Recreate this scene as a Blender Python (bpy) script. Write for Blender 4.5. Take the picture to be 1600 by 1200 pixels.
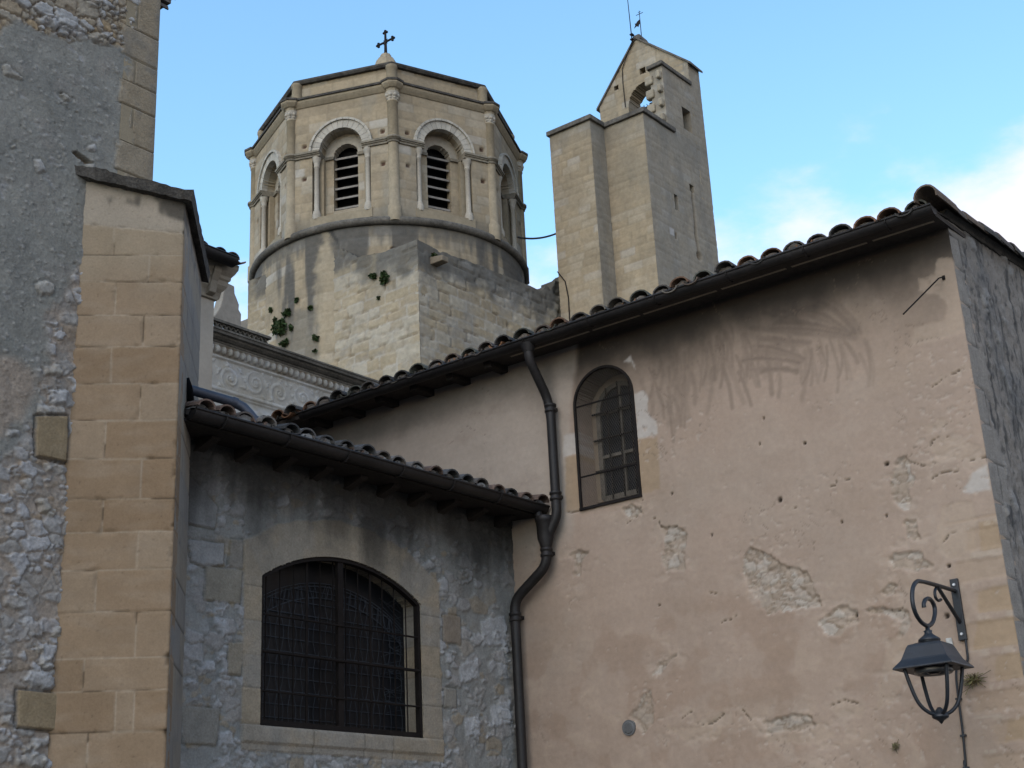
import bpy, math, random
import numpy as np

# ------------------------------------------------------------------ camera, sky, sun, exposure
for o_ in list(bpy.data.objects):
    bpy.data.objects.remove(o_)
SC = bpy.context.scene
COL = SC.collection
R = math.radians
from mathutils import Matrix, Vector

cam_d = bpy.data.cameras.new('camera')
cam = bpy.data.objects.new('camera', cam_d)
COL.objects.link(cam)
cam_d.sensor_width = 36.0
cam_d.lens = 2232.27 / 1600 * 36
cam_d.clip_start = 0.05
cam_d.clip_end = 3000
cam.matrix_world = Matrix(((0.9987, 0.0504, 0.0, 0.0), (0.0173, -0.3437, -0.9389, 0.0),
                           (-0.0473, 0.9377, -0.3441, 1.6), (0, 0, 0, 1)))
cam.rotation_mode = 'QUATERNION'
SC.camera = cam

SUN_EL, SUN_AZ = R(38), R(208)            # azimuth clockwise from +Y: behind the viewer, a little to the left
world = bpy.data.worlds.new('World')
SC.world = world
world.use_nodes = True
nt = world.node_tree
nt.nodes.clear()
def wn(t, **k):
    n = nt.nodes.new(t)
    for a, b in k.items():
        setattr(n, a, b)
    return n
sky = wn('ShaderNodeTexSky', sky_type='NISHITA', sun_disc=False, sun_elevation=SUN_EL, sun_rotation=SUN_AZ,
         altitude=100, air_density=1.0, dust_density=0.6, ozone_density=1.2)
tc = wn('ShaderNodeTexCoord')
sep = wn('ShaderNodeSeparateXYZ')
nt.links.new(tc.outputs['Generated'], sep.inputs[0])
def wmath(op, a, b=None, c=None):
    n = wn('ShaderNodeMath', operation=op)
    for i, v in enumerate((a, b, c)):
        if v is None:
            continue
        if isinstance(v, (int, float)):
            n.inputs[i].default_value = v
        else:
            nt.links.new(v, n.inputs[i])
    return n.outputs[0]
mp = wn('ShaderNodeMapping')
mp.inputs['Scale'].default_value = (1.0, 1.0, 2.1)
nt.links.new(tc.outputs['Generated'], mp.inputs[0])
cn = wn('ShaderNodeTexNoise', noise_dimensions='3D')
cn.inputs['Scale'].default_value = 5.5
cn.inputs['Detail'].default_value = 9
cn.inputs['Roughness'].default_value = 0.56
nt.links.new(mp.outputs[0], cn.inputs['Vector'])
# low cumulus bank in the east, thinning out with height
def wclamp(x, a, b):
    return wmath('MINIMUM', wmath('MAXIMUM', x, a), b)
height = wclamp(wmath('MULTIPLY_ADD', sep.outputs[2], -20.0, 9.25), -2.0, 0.8)
east = wclamp(wmath('MULTIPLY_ADD', sep.outputs[0], 4.0, -0.42), 0.0, 1.0)
dens = wmath('MULTIPLY_ADD', cn.outputs[0], 3.2, -2.0)
dens = wmath('ADD', dens, wmath('MULTIPLY', height, 0.62))
dens = wmath('ADD', dens, wmath('MULTIPLY', east, 0.78))
ramp = wn('ShaderNodeMapRange', interpolation_type='SMOOTHSTEP')
nt.links.new(dens, ramp.inputs[0])
ramp.inputs[1].default_value = -0.05
ramp.inputs[2].default_value = 0.75
ramp.inputs[4].default_value = 0.85
mix = wn('ShaderNodeMixRGB')
nt.links.new(ramp.outputs[0], mix.inputs[0])
hsv = wn('ShaderNodeHueSaturation')
hsv.inputs['Saturation'].default_value = 1.10
hsv.inputs['Hue'].default_value = 0.488
hsv.inputs['Value'].default_value = 1.0
nt.links.new(sky.outputs[0], hsv.inputs['Color'])
nt.links.new(hsv.outputs[0], mix.inputs[1])
mix.inputs[2].default_value = (3.1, 2.78, 2.84, 1)
bg = wn('ShaderNodeBackground')
bg.inputs[1].default_value = 0.15
nt.links.new(mix.outputs[0], bg.inputs[0])
wo = wn('ShaderNodeOutputWorld')
nt.links.new(bg.outputs[0], wo.inputs[0])

sun_d = bpy.data.lights.new('sun', 'SUN')
sun_d.energy = 0.5
sun_d.angle = R(60)
sun_d.color = (1.0, 0.84, 0.66)
sun = bpy.data.objects.new('sun', sun_d)
COL.objects.link(sun)
sdir = Vector((math.sin(SUN_AZ) * math.cos(SUN_EL), math.cos(SUN_AZ) * math.cos(SUN_EL), math.sin(SUN_EL)))
sun.rotation_mode = 'QUATERNION'
sun.rotation_quaternion = sdir.to_track_quat('Z', 'Y')
sun.location = (-8, -12, 20)

SC.view_settings.view_transform = 'Standard'
SC.view_settings.look = 'None'
SC.view_settings.gamma = 1.0
SC.view_settings.exposure = 1.36

# ------------------------------------------------------------------ survey frame of the place (metres, camera over the origin)
V3 = lambda *a: np.array(a, float)
XD, YD, ZD = V3(.6263, .7796, 0), V3(-.8070, .5906, 0), V3(0, 0, 1)      # the two wall directions
PN, WN = V3(-.5906, -.8070, 0), V3(.7796, -.6263, 0)                     # outward normals of walls along YD and XD
FD, SD = V3(-.1305, .9914, 0), V3(.9914, .1305, 0)                       # diagonal buttress
CN, IC = V3(3.5602, 10.4079, 0), V3(-.0711, 13.0655, 0)
FR, LF = V3(-2.3068, 9.2628, 0), V3(-3.0131, 9.1698, 0)

class Frame:
    def __init__(s, o, u, n):
        s.o, s.u, s.n = np.array(o, float), np.array(u, float), np.array(n, float)
    def __call__(s, u, z, n=0.0):
        return s.o + s.u * u + ZD * z + s.n * n
    def arr(s, U, Zc, Nn):
        return s.o + U[..., None] * s.u + Zc[..., None] * ZD + np.asarray(Nn)[..., None] * s.n

PINK, WING, SIDE = Frame(CN, YD, PN), Frame(IC, XD, WN), Frame(CN, XD, WN)
BUTT, LEFT = Frame(FR, SD, -FD), Frame(LF, XD, WN)

# ------------------------------------------------------------------ numpy noise
def _h(ix, iy, seed):
    x = (ix.astype(np.int64) * 374761393 + iy.astype(np.int64) * 668265263 + seed * 974634777) & 0xFFFFFFFF
    x = ((x ^ (x >> 13)) * 1274126177) & 0xFFFFFFFF
    x = (x ^ (x >> 16)) * 2246822519 & 0xFFFFFFFF
    return ((x ^ (x >> 15)) & 0xFFFFFF) / float(0xFFFFFF)
def pn(x, y, seed=0):
    xi, yi = np.floor(x), np.floor(y)
    fx, fy = x - xi, y - yi
    xi, yi = xi.astype(np.int64), yi.astype(np.int64)
    def g(dx, dy):
        a = _h(xi + dx, yi + dy, seed) * 2 * np.pi
        return np.cos(a) * (fx - dx) + np.sin(a) * (fy - dy)
    sx, sy = fx * fx * fx * (fx * (fx * 6 - 15) + 10), fy * fy * fy * (fy * (fy * 6 - 15) + 10)
    a, b = g(0, 0), g(1, 0)
    c, d = g(0, 1), g(1, 1)
    return 1.4 * ((a + sx * (b - a)) * (1 - sy) + (c + sx * (d - c)) * sy)
def fbm(x, y, seed=0, o=4, gain=.5):
    s, a, t = 0, 1, 0
    for i in range(o):
        s = s + a * pn(x * 2 ** i + 13.7 * i, y * 2 ** i - 7.3 * i, seed + i * 17)
        t += a
        a *= gain
    return s / t
def worley(x, y, seed=0, spread=.55):
    xi, yi = np.floor(x).astype(np.int64), np.floor(y).astype(np.int64)
    f1 = np.full(x.shape, 9.0); f2 = np.full(x.shape, 9.0); idv = np.zeros(x.shape)
    for dx in (-1, 0, 1):
        for dy in (-1, 0, 1):
            cx, cy = xi + dx, yi + dy
            px_ = cx + .08 + .84 * _h(cx, cy, seed)
            py_ = cy + .08 + .84 * _h(cx, cy, seed + 1)
            i_ = _h(cx, cy, seed + 2)
            d = np.hypot(x - px_, y - py_) - spread * (i_ - .5)
            c = d < f1
            f2 = np.where(c, f1, np.minimum(f2, d))
            idv = np.where(c, i_, idv)
            f1 = np.where(c, d, f1)
    return f1, f2, (idv * 7919.0) % 1.0, (idv * 104729.0) % 1.0
def rubble(U, V, su, sv, seed):
    """two sizes of stones, big ones where the cell is strong, small packing between: mask, id, id, relief"""
    w1, w2, w3 = fbm(U * 7, V * 7, seed + 1, 3), fbm(U * 7, V * 7, seed + 2, 3), fbm(U * 27, V * 27, seed + 3, 4)
    f1, f2, a, b = worley(U / su + .30 * w1 + .12 * w3, V / sv + .30 * w2 - .12 * w3, seed)
    g1, g2, c, d = worley(U / (su * .46) + .35 * w2 + .16 * w3, V / (sv * .5) + .35 * w1 - .16 * w3, seed + 50)
    big = a > .42
    e, ge = f2 - f1 + .08 * w3, g2 - g1 + .10 * w3
    mk = np.where(big, sstep(.02, .15, e), sstep(.05, .24, ge) * sstep(.0, .08, e))
    i1, i2 = np.where(big, b, d), np.where(big, (a * 7.3) % 1, c)
    return mk, i1, i2, mk * (.35 + .65 * i2) + .22 * w3, w3
def sstep(a, b, x):
    t = np.clip((x - a) / (b - a), 0, 1)
    return t * t * (3 - 2 * t)
def lerp(a, b, t):
    return a + (b - a) * t
def mixc(c, d, m):
    return c + (np.asarray(d) - c) * m[..., None]
def poly_sdf(x, y, pts):                      # positive inside
    p = np.array(pts, float)
    d = np.full(x.shape, 1e9); ins = np.zeros(x.shape, bool)
    for i in range(len(p)):
        a, b = p[i], p[(i + 1) % len(p)]
        e = b - a
        t = np.clip(((x - a[0]) * e[0] + (y - a[1]) * e[1]) / max(1e-9, e @ e), 0, 1)
        d = np.minimum(d, np.hypot(x - a[0] - t * e[0], y - a[1] - t * e[1]))
        c = ((a[1] > y) != (b[1] > y)) & (x < (b[0] - a[0]) * (y - a[1]) / (b[1] - a[1] + 1e-12) + a[0])
        ins ^= c
    return np.where(ins, d, -d)
def line_dist(x, y, pts):
    d = np.full(x.shape, 1e9)
    for a, b in zip(pts[:-1], pts[1:]):
        a, b = np.array(a), np.array(b)
        e = b - a
        t = np.clip(((x - a[0]) * e[0] + (y - a[1]) * e[1]) / max(1e-9, e @ e), 0, 1)
        d = np.minimum(d, np.hypot(x - a[0] - t * e[0], y - a[1] - t * e[1]))
    return d
def near(x, y, pts, m):                       # index box round a polygon, so that only a few samples are worked
    p = np.array(pts)
    return (x > p[:, 0].min() - m) & (x < p[:, 0].max() + m) & (y > p[:, 1].min() - m) & (y < p[:, 1].max() + m)
def ashlar(u, v, courses, jfun, seed):
    """courses: rising list of bed heights; jfun(k) -> joint positions of course k. Gives joint distance and block randoms."""
    courses = np.asarray(courses)
    k = np.clip(np.searchsorted(courses, v) - 1, 0, len(courses) - 2)
    dj = np.minimum(v - courses[k], courses[k + 1] - v)
    bid = np.zeros(u.shape, np.int64)
    dv = np.full(u.shape, 9.0)
    for c in np.unique(k):
        m = k == c
        js = np.sort(np.asarray(jfun(int(c)), float))
        i = np.searchsorted(js, u[m])
        bid[m] = i
        jl = np.concatenate(([-1e3], js, [1e3]))
        dv[m] = np.minimum(u[m] - jl[i], jl[i + 1] - u[m])
    return np.minimum(np.abs(dj), np.abs(dv)), _h(k, bid, seed), _h(k, bid, seed + 5), dv < np.abs(dj)
def rand_joints(seed, lo, hi, w0, w1):
    def f(k):
        rg = random.Random(seed * 1000 + k)
        x, out = lo - rg.random() * w1, []
        while x < hi:
            out.append(x)
            x += rg.uniform(w0, w1)
        return out
    return f
def steps(a, b, d):
    return np.linspace(a, b, max(2, int(round((b - a) / d)) + 1))

# ------------------------------------------------------------------ objects
ORG = {}
def tag(o, label=None, cat=None, group=None, kind=None):
    for k, v in (('label', label), ('category', cat), ('group', group), ('kind', kind)):
        if v:
            o[k] = v
    return o
def thing(name, loc, label, cat, group=None):
    o = bpy.data.objects.new(name, None)
    o.empty_display_size = .2
    COL.objects.link(o)
    o.location = tuple(loc)
    ORG[o.name] = np.array(loc, float)
    return tag(o, label, cat, group)
def link(name, me, mat, parent=None, org=None):
    o = bpy.data.objects.new(name, me)
    COL.objects.link(o)
    me.materials.append(mat)
    if parent is not None:
        o.parent = parent
        ORG[o.name] = ORG[parent.name]
    else:
        o.location = tuple(org)
        ORG[o.name] = np.array(org, float)
    return o
def mesh_np(name, P, quads, smooth=True, col=None, flat_from=None):
    me = bpy.data.meshes.new(name)
    n = len(quads)
    me.vertices.add(len(P)); me.vertices.foreach_set('co', np.ascontiguousarray(P, np.float32).ravel())
    me.loops.add(n * 4); me.loops.foreach_set('vertex_index', np.ascontiguousarray(quads, np.int32).ravel())
    me.polygons.add(n); me.polygons.foreach_set('loop_start', np.arange(0, n * 4, 4, dtype=np.int32))
    me.polygons.foreach_set('loop_total', np.full(n, 4, np.int32))
    sm = np.full(n, smooth)
    if flat_from is not None:
        sm[flat_from:] = False
    me.polygons.foreach_set('use_smooth', sm)
    if col is not None:
        a = me.color_attributes.new('col', 'FLOAT_COLOR', 'POINT')
        c4 = np.ones((len(P), 4), np.float32); c4[:, :3] = np.clip(col, 0, 1)
        a.data.foreach_set('color', c4.ravel())
    me.update(calc_edges=True)
    me.validate()
    return me
def relief(name, fr, us, vs, fn, parent, mat, depth=.3, sdf=None, org=None, mapper=None, skirt=None):
    """A wall face: dense grid with relief and colour, openings cut where sdf < 0, every border turned back by depth."""
    us, vs = np.asarray(us), np.asarray(vs)
    U, V = np.meshgrid(us, vs)
    if sdf is not None:
        st = min(np.diff(us).min(), np.diff(vs).min())
        for _ in range(2):
            s = sdf(U, V); e = st * .05
            gx, gy = (sdf(U + e, V) - s) / e, (sdf(U, V + e) - s) / e
            gl = np.hypot(gx, gy) + 1e-9
            m = np.abs(s) < .52 * max(np.diff(us).min(), np.diff(vs).min())
            U = np.where(m, U - s * gx / gl, U); V = np.where(m, V - s * gy / gl, V)
    h, c = fn(U, V)
    nv, nu = U.shape
    if mapper is None:
        P = fr.arr(U, V, h).reshape(-1, 3)
        back = lambda I: P[I] - fr.n * (depth + h.ravel()[I])[:, None]
    else:
        P = mapper(U, V, h).reshape(-1, 3)
        PB = mapper(U, V, h * 0 - depth).reshape(-1, 3)
        back = lambda I: PB[I]
    C = c.reshape(-1, 3)
    I = np.arange(nu * nv).reshape(nv, nu)
    q = np.stack((I[:-1, :-1], I[:-1, 1:], I[1:, 1:], I[1:, :-1]), -1).reshape(-1, 4)
    if sdf is not None:
        uc = U.ravel()[q].mean(1); vc = V.ravel()[q].mean(1)
        q = q[sdf(uc, vc) > 0]
    # outward orientation
    a, b, d = P[q[0, 0]], P[q[0, 1]], P[q[0, 3]]
    ref = fr.n if mapper is None else mapper(U[:1, :1], V[:1, :1], h[:1, :1] * 0 + 1).reshape(3) - mapper(U[:1, :1], V[:1, :1], h[:1, :1] * 0).reshape(3)
    if np.dot(np.cross(b - a, d - a), ref) < 0:
        q = q[:, ::-1]
    nf = len(q)
    if depth > 0:
        e = np.concatenate((q[:, [0, 1]], q[:, [1, 2]], q[:, [2, 3]], q[:, [3, 0]]))
        key = np.minimum(e[:, 0], e[:, 1]).astype(np.int64) * (nu * nv) + np.maximum(e[:, 0], e[:, 1])
        _, inv, cnt = np.unique(key, return_inverse=True, return_counts=True)
        be = e[cnt[inv] == 1]
        if skirt is not None:
            be = be[skirt(U.ravel()[be].mean(1), V.ravel()[be].mean(1))]
        k0 = len(P); m = len(be)
        P0, P1 = P[be[:, 0]], P[be[:, 1]]
        B0, B1 = back(be[:, 0]), back(be[:, 1])
        P = np.concatenate((P, P0, P1, B1, B0))
        C = np.concatenate((C, C[be[:, 0]], C[be[:, 1]], C[be[:, 1]], C[be[:, 0]]))
        ar = np.arange(m)
        q = np.concatenate((q, np.stack((k0 + ar + m, k0 + ar, k0 + ar + 3 * m, k0 + ar + 2 * m), -1)))
    used = np.unique(q)
    rm = np.zeros(len(P), np.int64); rm[used] = np.arange(len(used))
    P, C, q = P[used], C[used], rm[q]
    og = ORG[parent.name] if parent is not None else np.array(org, float)
    return link(name, mesh_np(name, P - og, q, True, C, nf), mat, parent, org)

class MB:
    def __init__(s):
        s.v, s.f, s.c, s.sm = [], [], [], []
        s.col = (.40, .365, .30)
    def add(s, vs, fs, smooth=False):
        k = len(s.v)
        s.v += [tuple(map(float, p)) for p in vs]
        s.f += [tuple(i + k for i in f) for f in fs]
        s.sm += [smooth] * len(fs)
        s.c += [s.col] * len(vs)
        return s
    def hexa(s, p):
        return s.add(p, [(0, 3, 2, 1), (4, 5, 6, 7), (0, 1, 5, 4), (1, 2, 6, 5), (2, 3, 7, 6), (3, 0, 4, 7)])
    def box(s, fr, u0, u1, z0, z1, n0, n1):
        return s.hexa([fr(u0, z0, n0), fr(u1, z0, n0), fr(u1, z0, n1), fr(u0, z0, n1),
                       fr(u0, z1, n0), fr(u1, z1, n0), fr(u1, z1, n1), fr(u0, z1, n1)])
    def prism(s, pts, vec):
        n = len(pts); pts = [np.array(p, float) for p in pts]; vec = np.array(vec, float)
        return s.add(pts + [p + vec for p in pts], [tuple(range(n))[::-1], tuple(range(n, 2 * n))] +
                     [(i, (i + 1) % n, n + (i + 1) % n, n + i) for i in range(n)])
    def tube(s, pts, r, n=8, caps=True, smooth=True, up=None):
        pts = [np.array(p, float) for p in pts]
        m = len(pts); rs = r if hasattr(r, '__len__') else [r] * m
        T = [pts[min(i + 1, m - 1)] - pts[max(i - 1, 0)] for i in range(m)]
        T = [t / (np.linalg.norm(t) + 1e-12) for t in T]
        a = np.array(up, float) if up is not None else (ZD if abs(T[0][2]) < .9 else V3(1, 0, 0))
        vs = []
        for i in range(m):
            a = a - T[i] * (a @ T[i]); a /= np.linalg.norm(a) + 1e-12
            b = np.cross(T[i], a)
            for k in range(n):
                w = 2 * math.pi * (k + .5) / n
                vs.append(pts[i] + (a * math.cos(w) + b * math.sin(w)) * rs[i])
        fs = [(i * n + k, i * n + (k + 1) % n, (i + 1) * n + (k + 1) % n, (i + 1) * n + k) for i in range(m - 1) for k in range(n)]
        s.add(vs, fs, smooth)
        if caps:
            s.add(vs[:n], [tuple(range(n))[::-1]]); s.add(vs[-n:], [tuple(range(n))])
        return s
    def bar(s, a, b, w, h, up=(0, 0, 1)):
        a, b = np.array(a, float), np.array(b, float)
        t = (b - a) / np.linalg.norm(b - a); y = np.array(up, float); x = np.cross(t, y)
        if np.linalg.norm(x) < 1e-6:
            x = np.cross(t, V3(1, 0, 0))
        x /= np.linalg.norm(x); y = np.cross(x, t)
        c = [(-1, -1), (1, -1), (1, 1), (-1, 1)]
        return s.hexa([p + x * i * w / 2 + y * j * h / 2 for p in (a, b) for i, j in c])
    def lathe(s, c, prof, n=16, a0=0.0, smooth=True, caps=True):
        c = np.array(c, float)
        vs = [c + V3(r * math.sin(a0 + 2 * math.pi * k / n), r * math.cos(a0 + 2 * math.pi * k / n), z) for r, z in prof for k in range(n)]
        m = len(prof)
        fs = [(i * n + (k + 1) % n, i * n + k, (i + 1) * n + k, (i + 1) * n + (k + 1) % n) for i in range(m - 1) for k in range(n)]
        s.add(vs, fs, smooth)
        if caps:
            s.add(vs[:n], [tuple(range(n))]); s.add(vs[-n:], [tuple(range(n))[::-1]])
        return s
    def sweep(s, A, B, prof, smooth=False):        # profile points are 3-D offsets; swept from A to B
        A, B = np.array(A, float), np.array(B, float)
        return s.prism([A + p for p in prof], B - A)
    def build(s, name, mat, parent=None, org=None, bevel=0):
        og = ORG[parent.name] if parent is not None else np.array(org, float)
        me = bpy.data.meshes.new(name)
        me.from_pydata([tuple(np.array(p) - og) for p in s.v], [], s.f)
        me.polygons.foreach_set('use_smooth', np.array(s.sm, bool))
        a = me.color_attributes.new('col', 'FLOAT_COLOR', 'POINT')
        c4 = np.ones((len(s.v), 4), np.float32); c4[:, :3] = np.array(s.c)
        a.data.foreach_set('color', c4.ravel())
        me.update()
        o = link(name, me, mat, parent, org)
        if bevel:
            b = o.modifiers.new('bevel', 'BEVEL'); b.width = bevel; b.segments = 2; b.limit_method = 'ANGLE'; b.angle_limit = R(50)
        return o

# ------------------------------------------------------------------ materials
def material(name, base=None, rough=.9, nscale=(3, 40), namt=(.15, .22), bump=.4, bscale=60, bdist=.01, metal=0.0, spec=.25, alb=.70):
    """base None: albedo from the mesh colour; two octaves of noise break it up, a third bumps it."""
    m = bpy.data.materials.new(name)
    m.use_nodes = True
    t = m.node_tree; N = t.nodes; L = t.links
    b = N['Principled BSDF']
    b.inputs['Roughness'].default_value = rough
    b.inputs['Metallic'].default_value = metal
    b.inputs['Specular IOR Level'].default_value = spec
    co = N.new('ShaderNodeTexCoord')
    if base is None:
        at = N.new('ShaderNodeAttribute'); at.attribute_name = 'col'; cur = at.outputs['Color']
    else:
        rgb = N.new('ShaderNodeRGB'); rgb.outputs[0].default_value = (*base, 1); cur = rgb.outputs[0]
    k_ = alb if base is None else 1.0
    for sc_, am in zip(nscale, namt):
        nz = N.new('ShaderNodeTexNoise'); nz.inputs['Scale'].default_value = sc_; nz.inputs['Detail'].default_value = 5; nz.inputs['Roughness'].default_value = .6
        L.new(co.outputs['Object'], nz.inputs['Vector'])
        mr = N.new('ShaderNodeMapRange'); mr.inputs[1].default_value = .3; mr.inputs[2].default_value = .7
        mr.inputs[3].default_value = (1 - am) * k_; mr.inputs[4].default_value = (1 + am) * k_; k_ = 1.0
        L.new(nz.outputs[0], mr.inputs[0])
        vm = N.new('ShaderNodeVectorMath'); vm.operation = 'SCALE'
        L.new(cur, vm.inputs[0]); L.new(mr.outputs[0], vm.inputs['Scale'])
        cur = vm.outputs[0]
    L.new(cur, b.inputs['Base Color'])
    if bump:
        nz = N.new('ShaderNodeTexNoise'); nz.inputs['Scale'].default_value = bscale; nz.inputs['Detail'].default_value = 6; nz.inputs['Roughness'].default_value = .65
        L.new(co.outputs['Object'], nz.inputs['Vector'])
        bp = N.new('ShaderNodeBump'); bp.inputs['Strength'].default_value = bump; bp.inputs['Distance'].default_value = bdist
        L.new(nz.outputs[0], bp.inputs['Height']); L.new(bp.outputs[0], b.inputs['Normal'])
    return m
M_PLASTER = material('lime_plaster', None, .92, (1.7, 22), (.06, .055), .28, 45, .006)
M_RUBBLE = material('rubble_masonry', None, .95, (9, 60), (.12, .16), .7, 55, .012)
M_ASHLAR = material('dressed_stone', None, .9, (4, 70), (.08, .10), .35, 90, .005)
M_FAR = material('tower_stone', None, .92, (1.3, 9), (.10, .12), .5, 14, .02)
M_PALE = material('pale_limestone', None, .85, (3, 25), (.10, .12), .3, 30, .01)
M_DARKCAP = material('weathered_cap_stone', (.048, .044, .038), .95, (6, 55), (.5, .5), .8, 45, .015)
M_CAPFAR = material('weathered_coping', (.085, .078, .066), .95, (2, 14), (.35, .3), .6, 14, .02)
M_TILE = material('clay_tile', None, .85, (14, 70), (.25, .22), .5, 80, .006)
M_MORTAR = material('tile_bedding', None, .95, (9, 60), (.2, .2), .7, 60, .01)
M_GUTTER = material('brown_gutter', (.0125, .0108, .0102), .55, (3, 30), (.45, .3), .12, 30, .003, 0.0, .3)
M_LEAD = material('lead_sheet', (.04, .045, .06), .55, (5, 40), (.2, .12), .15, 20, .01, .3, .5)
M_IRON = material('rusted_iron', (.010, .0075, .0065), .75, (8, 60), (.3, .25), .3, 90, .002, .3)
M_WIRE = material('galvanised_wire', (.13, .115, .095), .6, (8, 60), (.2, .2), 0, 90, .002, .5)
M_WOOD = material('old_timber', (.022, .018, .015), .85, (6, 50), (.3, .25), .5, 40, .006)
M_SASH = material('flaking_sash_wood', (.085, .075, .062), .85, (12, 80), (.35, .3), .4, 60, .004)
M_LOUVER = material('grey_louver_board', (.17, .155, .135), .85, (4, 18), (.25, .2), .4, 20, .01)
M_PAINTED = material('dark_lamp_paint', (.0065, .009, .013), .5, (6, 60), (.35, .3), .05, 60, .001, .1, .5)
M_OCT = material('tower_moulding_stone', (.222, .186, .128), .92, (1.5, 10), (.14, .14), .4, 16, .015)
M_VENT = material('grey_plastic_vent', (.095, .095, .095), .6, (9, 50), (.1, .1), .1, 60, .001)
M_STRING = material('weathered_string_course', (.15, .132, .10), .92, (2, 14), (.3, .25), .5, 16, .015)
M_LEAF = material('wall_plant_leaf', None, .7, (20, 90), (.2, .2), 0)
M_DARK = material('unlit_interior', (.012, .012, .012), .95, (4, 20), (.2, .2), 0)
M_GROUND = material('street_paving', (.11, .103, .095), .9, (.4, 9), (.2, .2), .4, 30, .01)
M_BRONZE = material('dark_bronze', (.05, .045, .038), .55, (6, 40), (.3, .2), .2, 30, .004, .7)
M_LATTICE = material('dull_lead_came', (.032, .037, .044), .6, (10, 60), (.25, .2), 0, 60, .002, .3)
M_SCREW = material('zinc_screw', (.45, .45, .46), .4, (9, 60), (.1, .1), 0, 60, .002, .8)
def glass(name, base, rough):
    m = material(name, base, rough, (5, 30), (.2, .15), .06, 6, .01, 0, .22)
    return m
M_GLASS = glass('dusty_dark_glass', (.007, .008, .010), .32)
M_BULBRING = material('lamp_reflector', (.10, .10, .10), .3, (8, 40), (.2, .2), 0, 40, .001, .6)

# ------------------------------------------------------------------ roof tiles
def tile_roof(name, O, W, N, w0, w1, depth, slope, pitch, parent, first_out=.42, seed=1, tint=None, thick=.1, skip=None, wtip=.085):
    """barrel tiles in rows up the slope, on a slab; O at wall face, W along the eave, N outward (horizontal)."""
    rg = random.Random(seed)
    O, W, N = np.array(O, float), np.array(W, float), np.array(N, float)
    S = -N * math.cos(slope) + ZD * math.sin(slope)          # up the roof
    Q = N * math.sin(slope) + ZD * math.cos(slope)           # normal
    mb = MB()
    E0 = O + N * first_out
    mb.col = (.06, .05, .042)
    L = depth
    c = [E0 + W * w0 - Q * .075 + S * .06, E0 + W * w1 - Q * .075 + S * .06, E0 + W * w1 - Q * .075 + S * L, E0 + W * w0 - Q * .075 + S * L]
    mb.prism(c, Q * .04)
    pal = tint or [(.20, .115, .07), (.14, .105, .08), (.115, .095, .08), (.22, .115, .06), (.09, .08, .07), (.15, .13, .105), (.07, .065, .058), (.10, .10, .08)]
    n = int((w1 - w0) / pitch)
    rows = int(L / .36)
    seg = 7
    for i in range(n + 1):
        wc = w0 + pitch * (i + .5) + rg.uniform(-.008, .008)
        for kind in (0, 1):
            for r in range(rows):
                if kind == 1 and r > 1:
                    continue
                mb.col = tuple(np.array(rg.choice(pal)) * rg.uniform(.5, 1.15))
                s0 = r * .36 + rg.uniform(-.03, .03) + (0 if kind == 0 else .015); s1 = s0 + .43
                tilt = rg.uniform(-.05, .05); sh = rg.uniform(-.012, .012); jz = rg.uniform(-.012, .010); rj = rg.uniform(.92, 1.06)
                wcc = wc + (pitch / 2 if kind else 0) + sh
                ra, rb = (wtip * rj, wtip * .82 * rj)
                if kind: ra, rb = rb, ra
                vo, vi = [], []
                for (s_, rr, lift) in ((s0, ra, jz), (s1, rb, jz - .02 if kind == 0 else .0)):
                    for k in range(seg + 1):
                        a = math.pi * (k / seg)
                        x, y = -math.cos(a) * rr, math.sin(a) * rr * .74
                        if kind: y = -y * .8 + .01
                        base = E0 + S * s_ + W * (wcc + x + tilt * (s_ - s0)) + Q * (y + lift)
                        x2, y2 = -math.cos(a) * (rr - .014), math.sin(a) * (rr - .014) * .74 - .002
                        if kind: y2 = -y2 * .8 + .01
                        vo.append(base); vi.append(E0 + S * s_ + W * (wcc + x2 + tilt * (s_ - s0)) + Q * (y2 + lift))
                m = seg + 1
                vs = vo + vi; nn = 2 * m
                fs = []
                for k in range(seg):
                    fs.append((k, k + 1, m + k + 1, m + k))
                    fs.append((nn + k, nn + m + k, nn + m + k + 1, nn + k + 1))
                    fs.append((k, nn + k, nn + k + 1, k + 1))
                fs.append((0, m, nn + m, nn)); fs.append((seg, nn + seg, nn + m + seg, m + seg))
                if kind:
                    fs = [f[::-1] for f in fs]
                mb.add(vs, fs, False)
    return mb.build(name, M_TILE, parent)
def half_gutter(mb, A, B, r, out, up=ZD):
    """half-round gutter with a rolled front lip and closed ends"""
    A, B = np.array(A, float), np.array(B, float)
    prof = []
    k = 10
    for i in range(k + 1):
        a = math.pi * i / k
        prof.append(-out * math.cos(a) * -r + up * (-math.sin(a) * r))
    inner = [p * .9 for p in prof[::-1]]
    ring = prof + inner
    n = len(ring)
    vs = [A + p for p in ring] + [B + p for p in ring]
    mb.add(vs, [(i, i + 1, n + i + 1, n + i) for i in range(n - 1)], True)
    mb.add([A + p * .98 for p in prof], [tuple(range(len(prof)))])
    mb.add([B + p * .98 for p in prof], [tuple(range(len(prof)))[::-1]])
    mb.tube([A + out * r + up * .004, B + out * r + up * .004], .011, 8)
    ln = np.linalg.norm(B - A); t = (B - A) / ln
    for s in np.arange(.9, ln, 1.9):                     # sleeve joints
        c = A + t * s
        vs = [c + p * 1.045 for p in prof] + [c + t * .05 + p * 1.045 for p in prof]
        m = len(prof)
        mb.add(vs, [(i, i + 1, m + i + 1, m + i) for i in range(m - 1)], True)
    return mb

# ------------------------------------------------------------------ ground
mb = MB()
mb.add([(-400, -300, 0), (400, -300, 0), (400, 600, 0), (-400, 600, 0)], [(0, 1, 2, 3)])
tag(mb.build('ground', M_GROUND, None, (0, 0, 0)), kind='structure')

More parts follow.
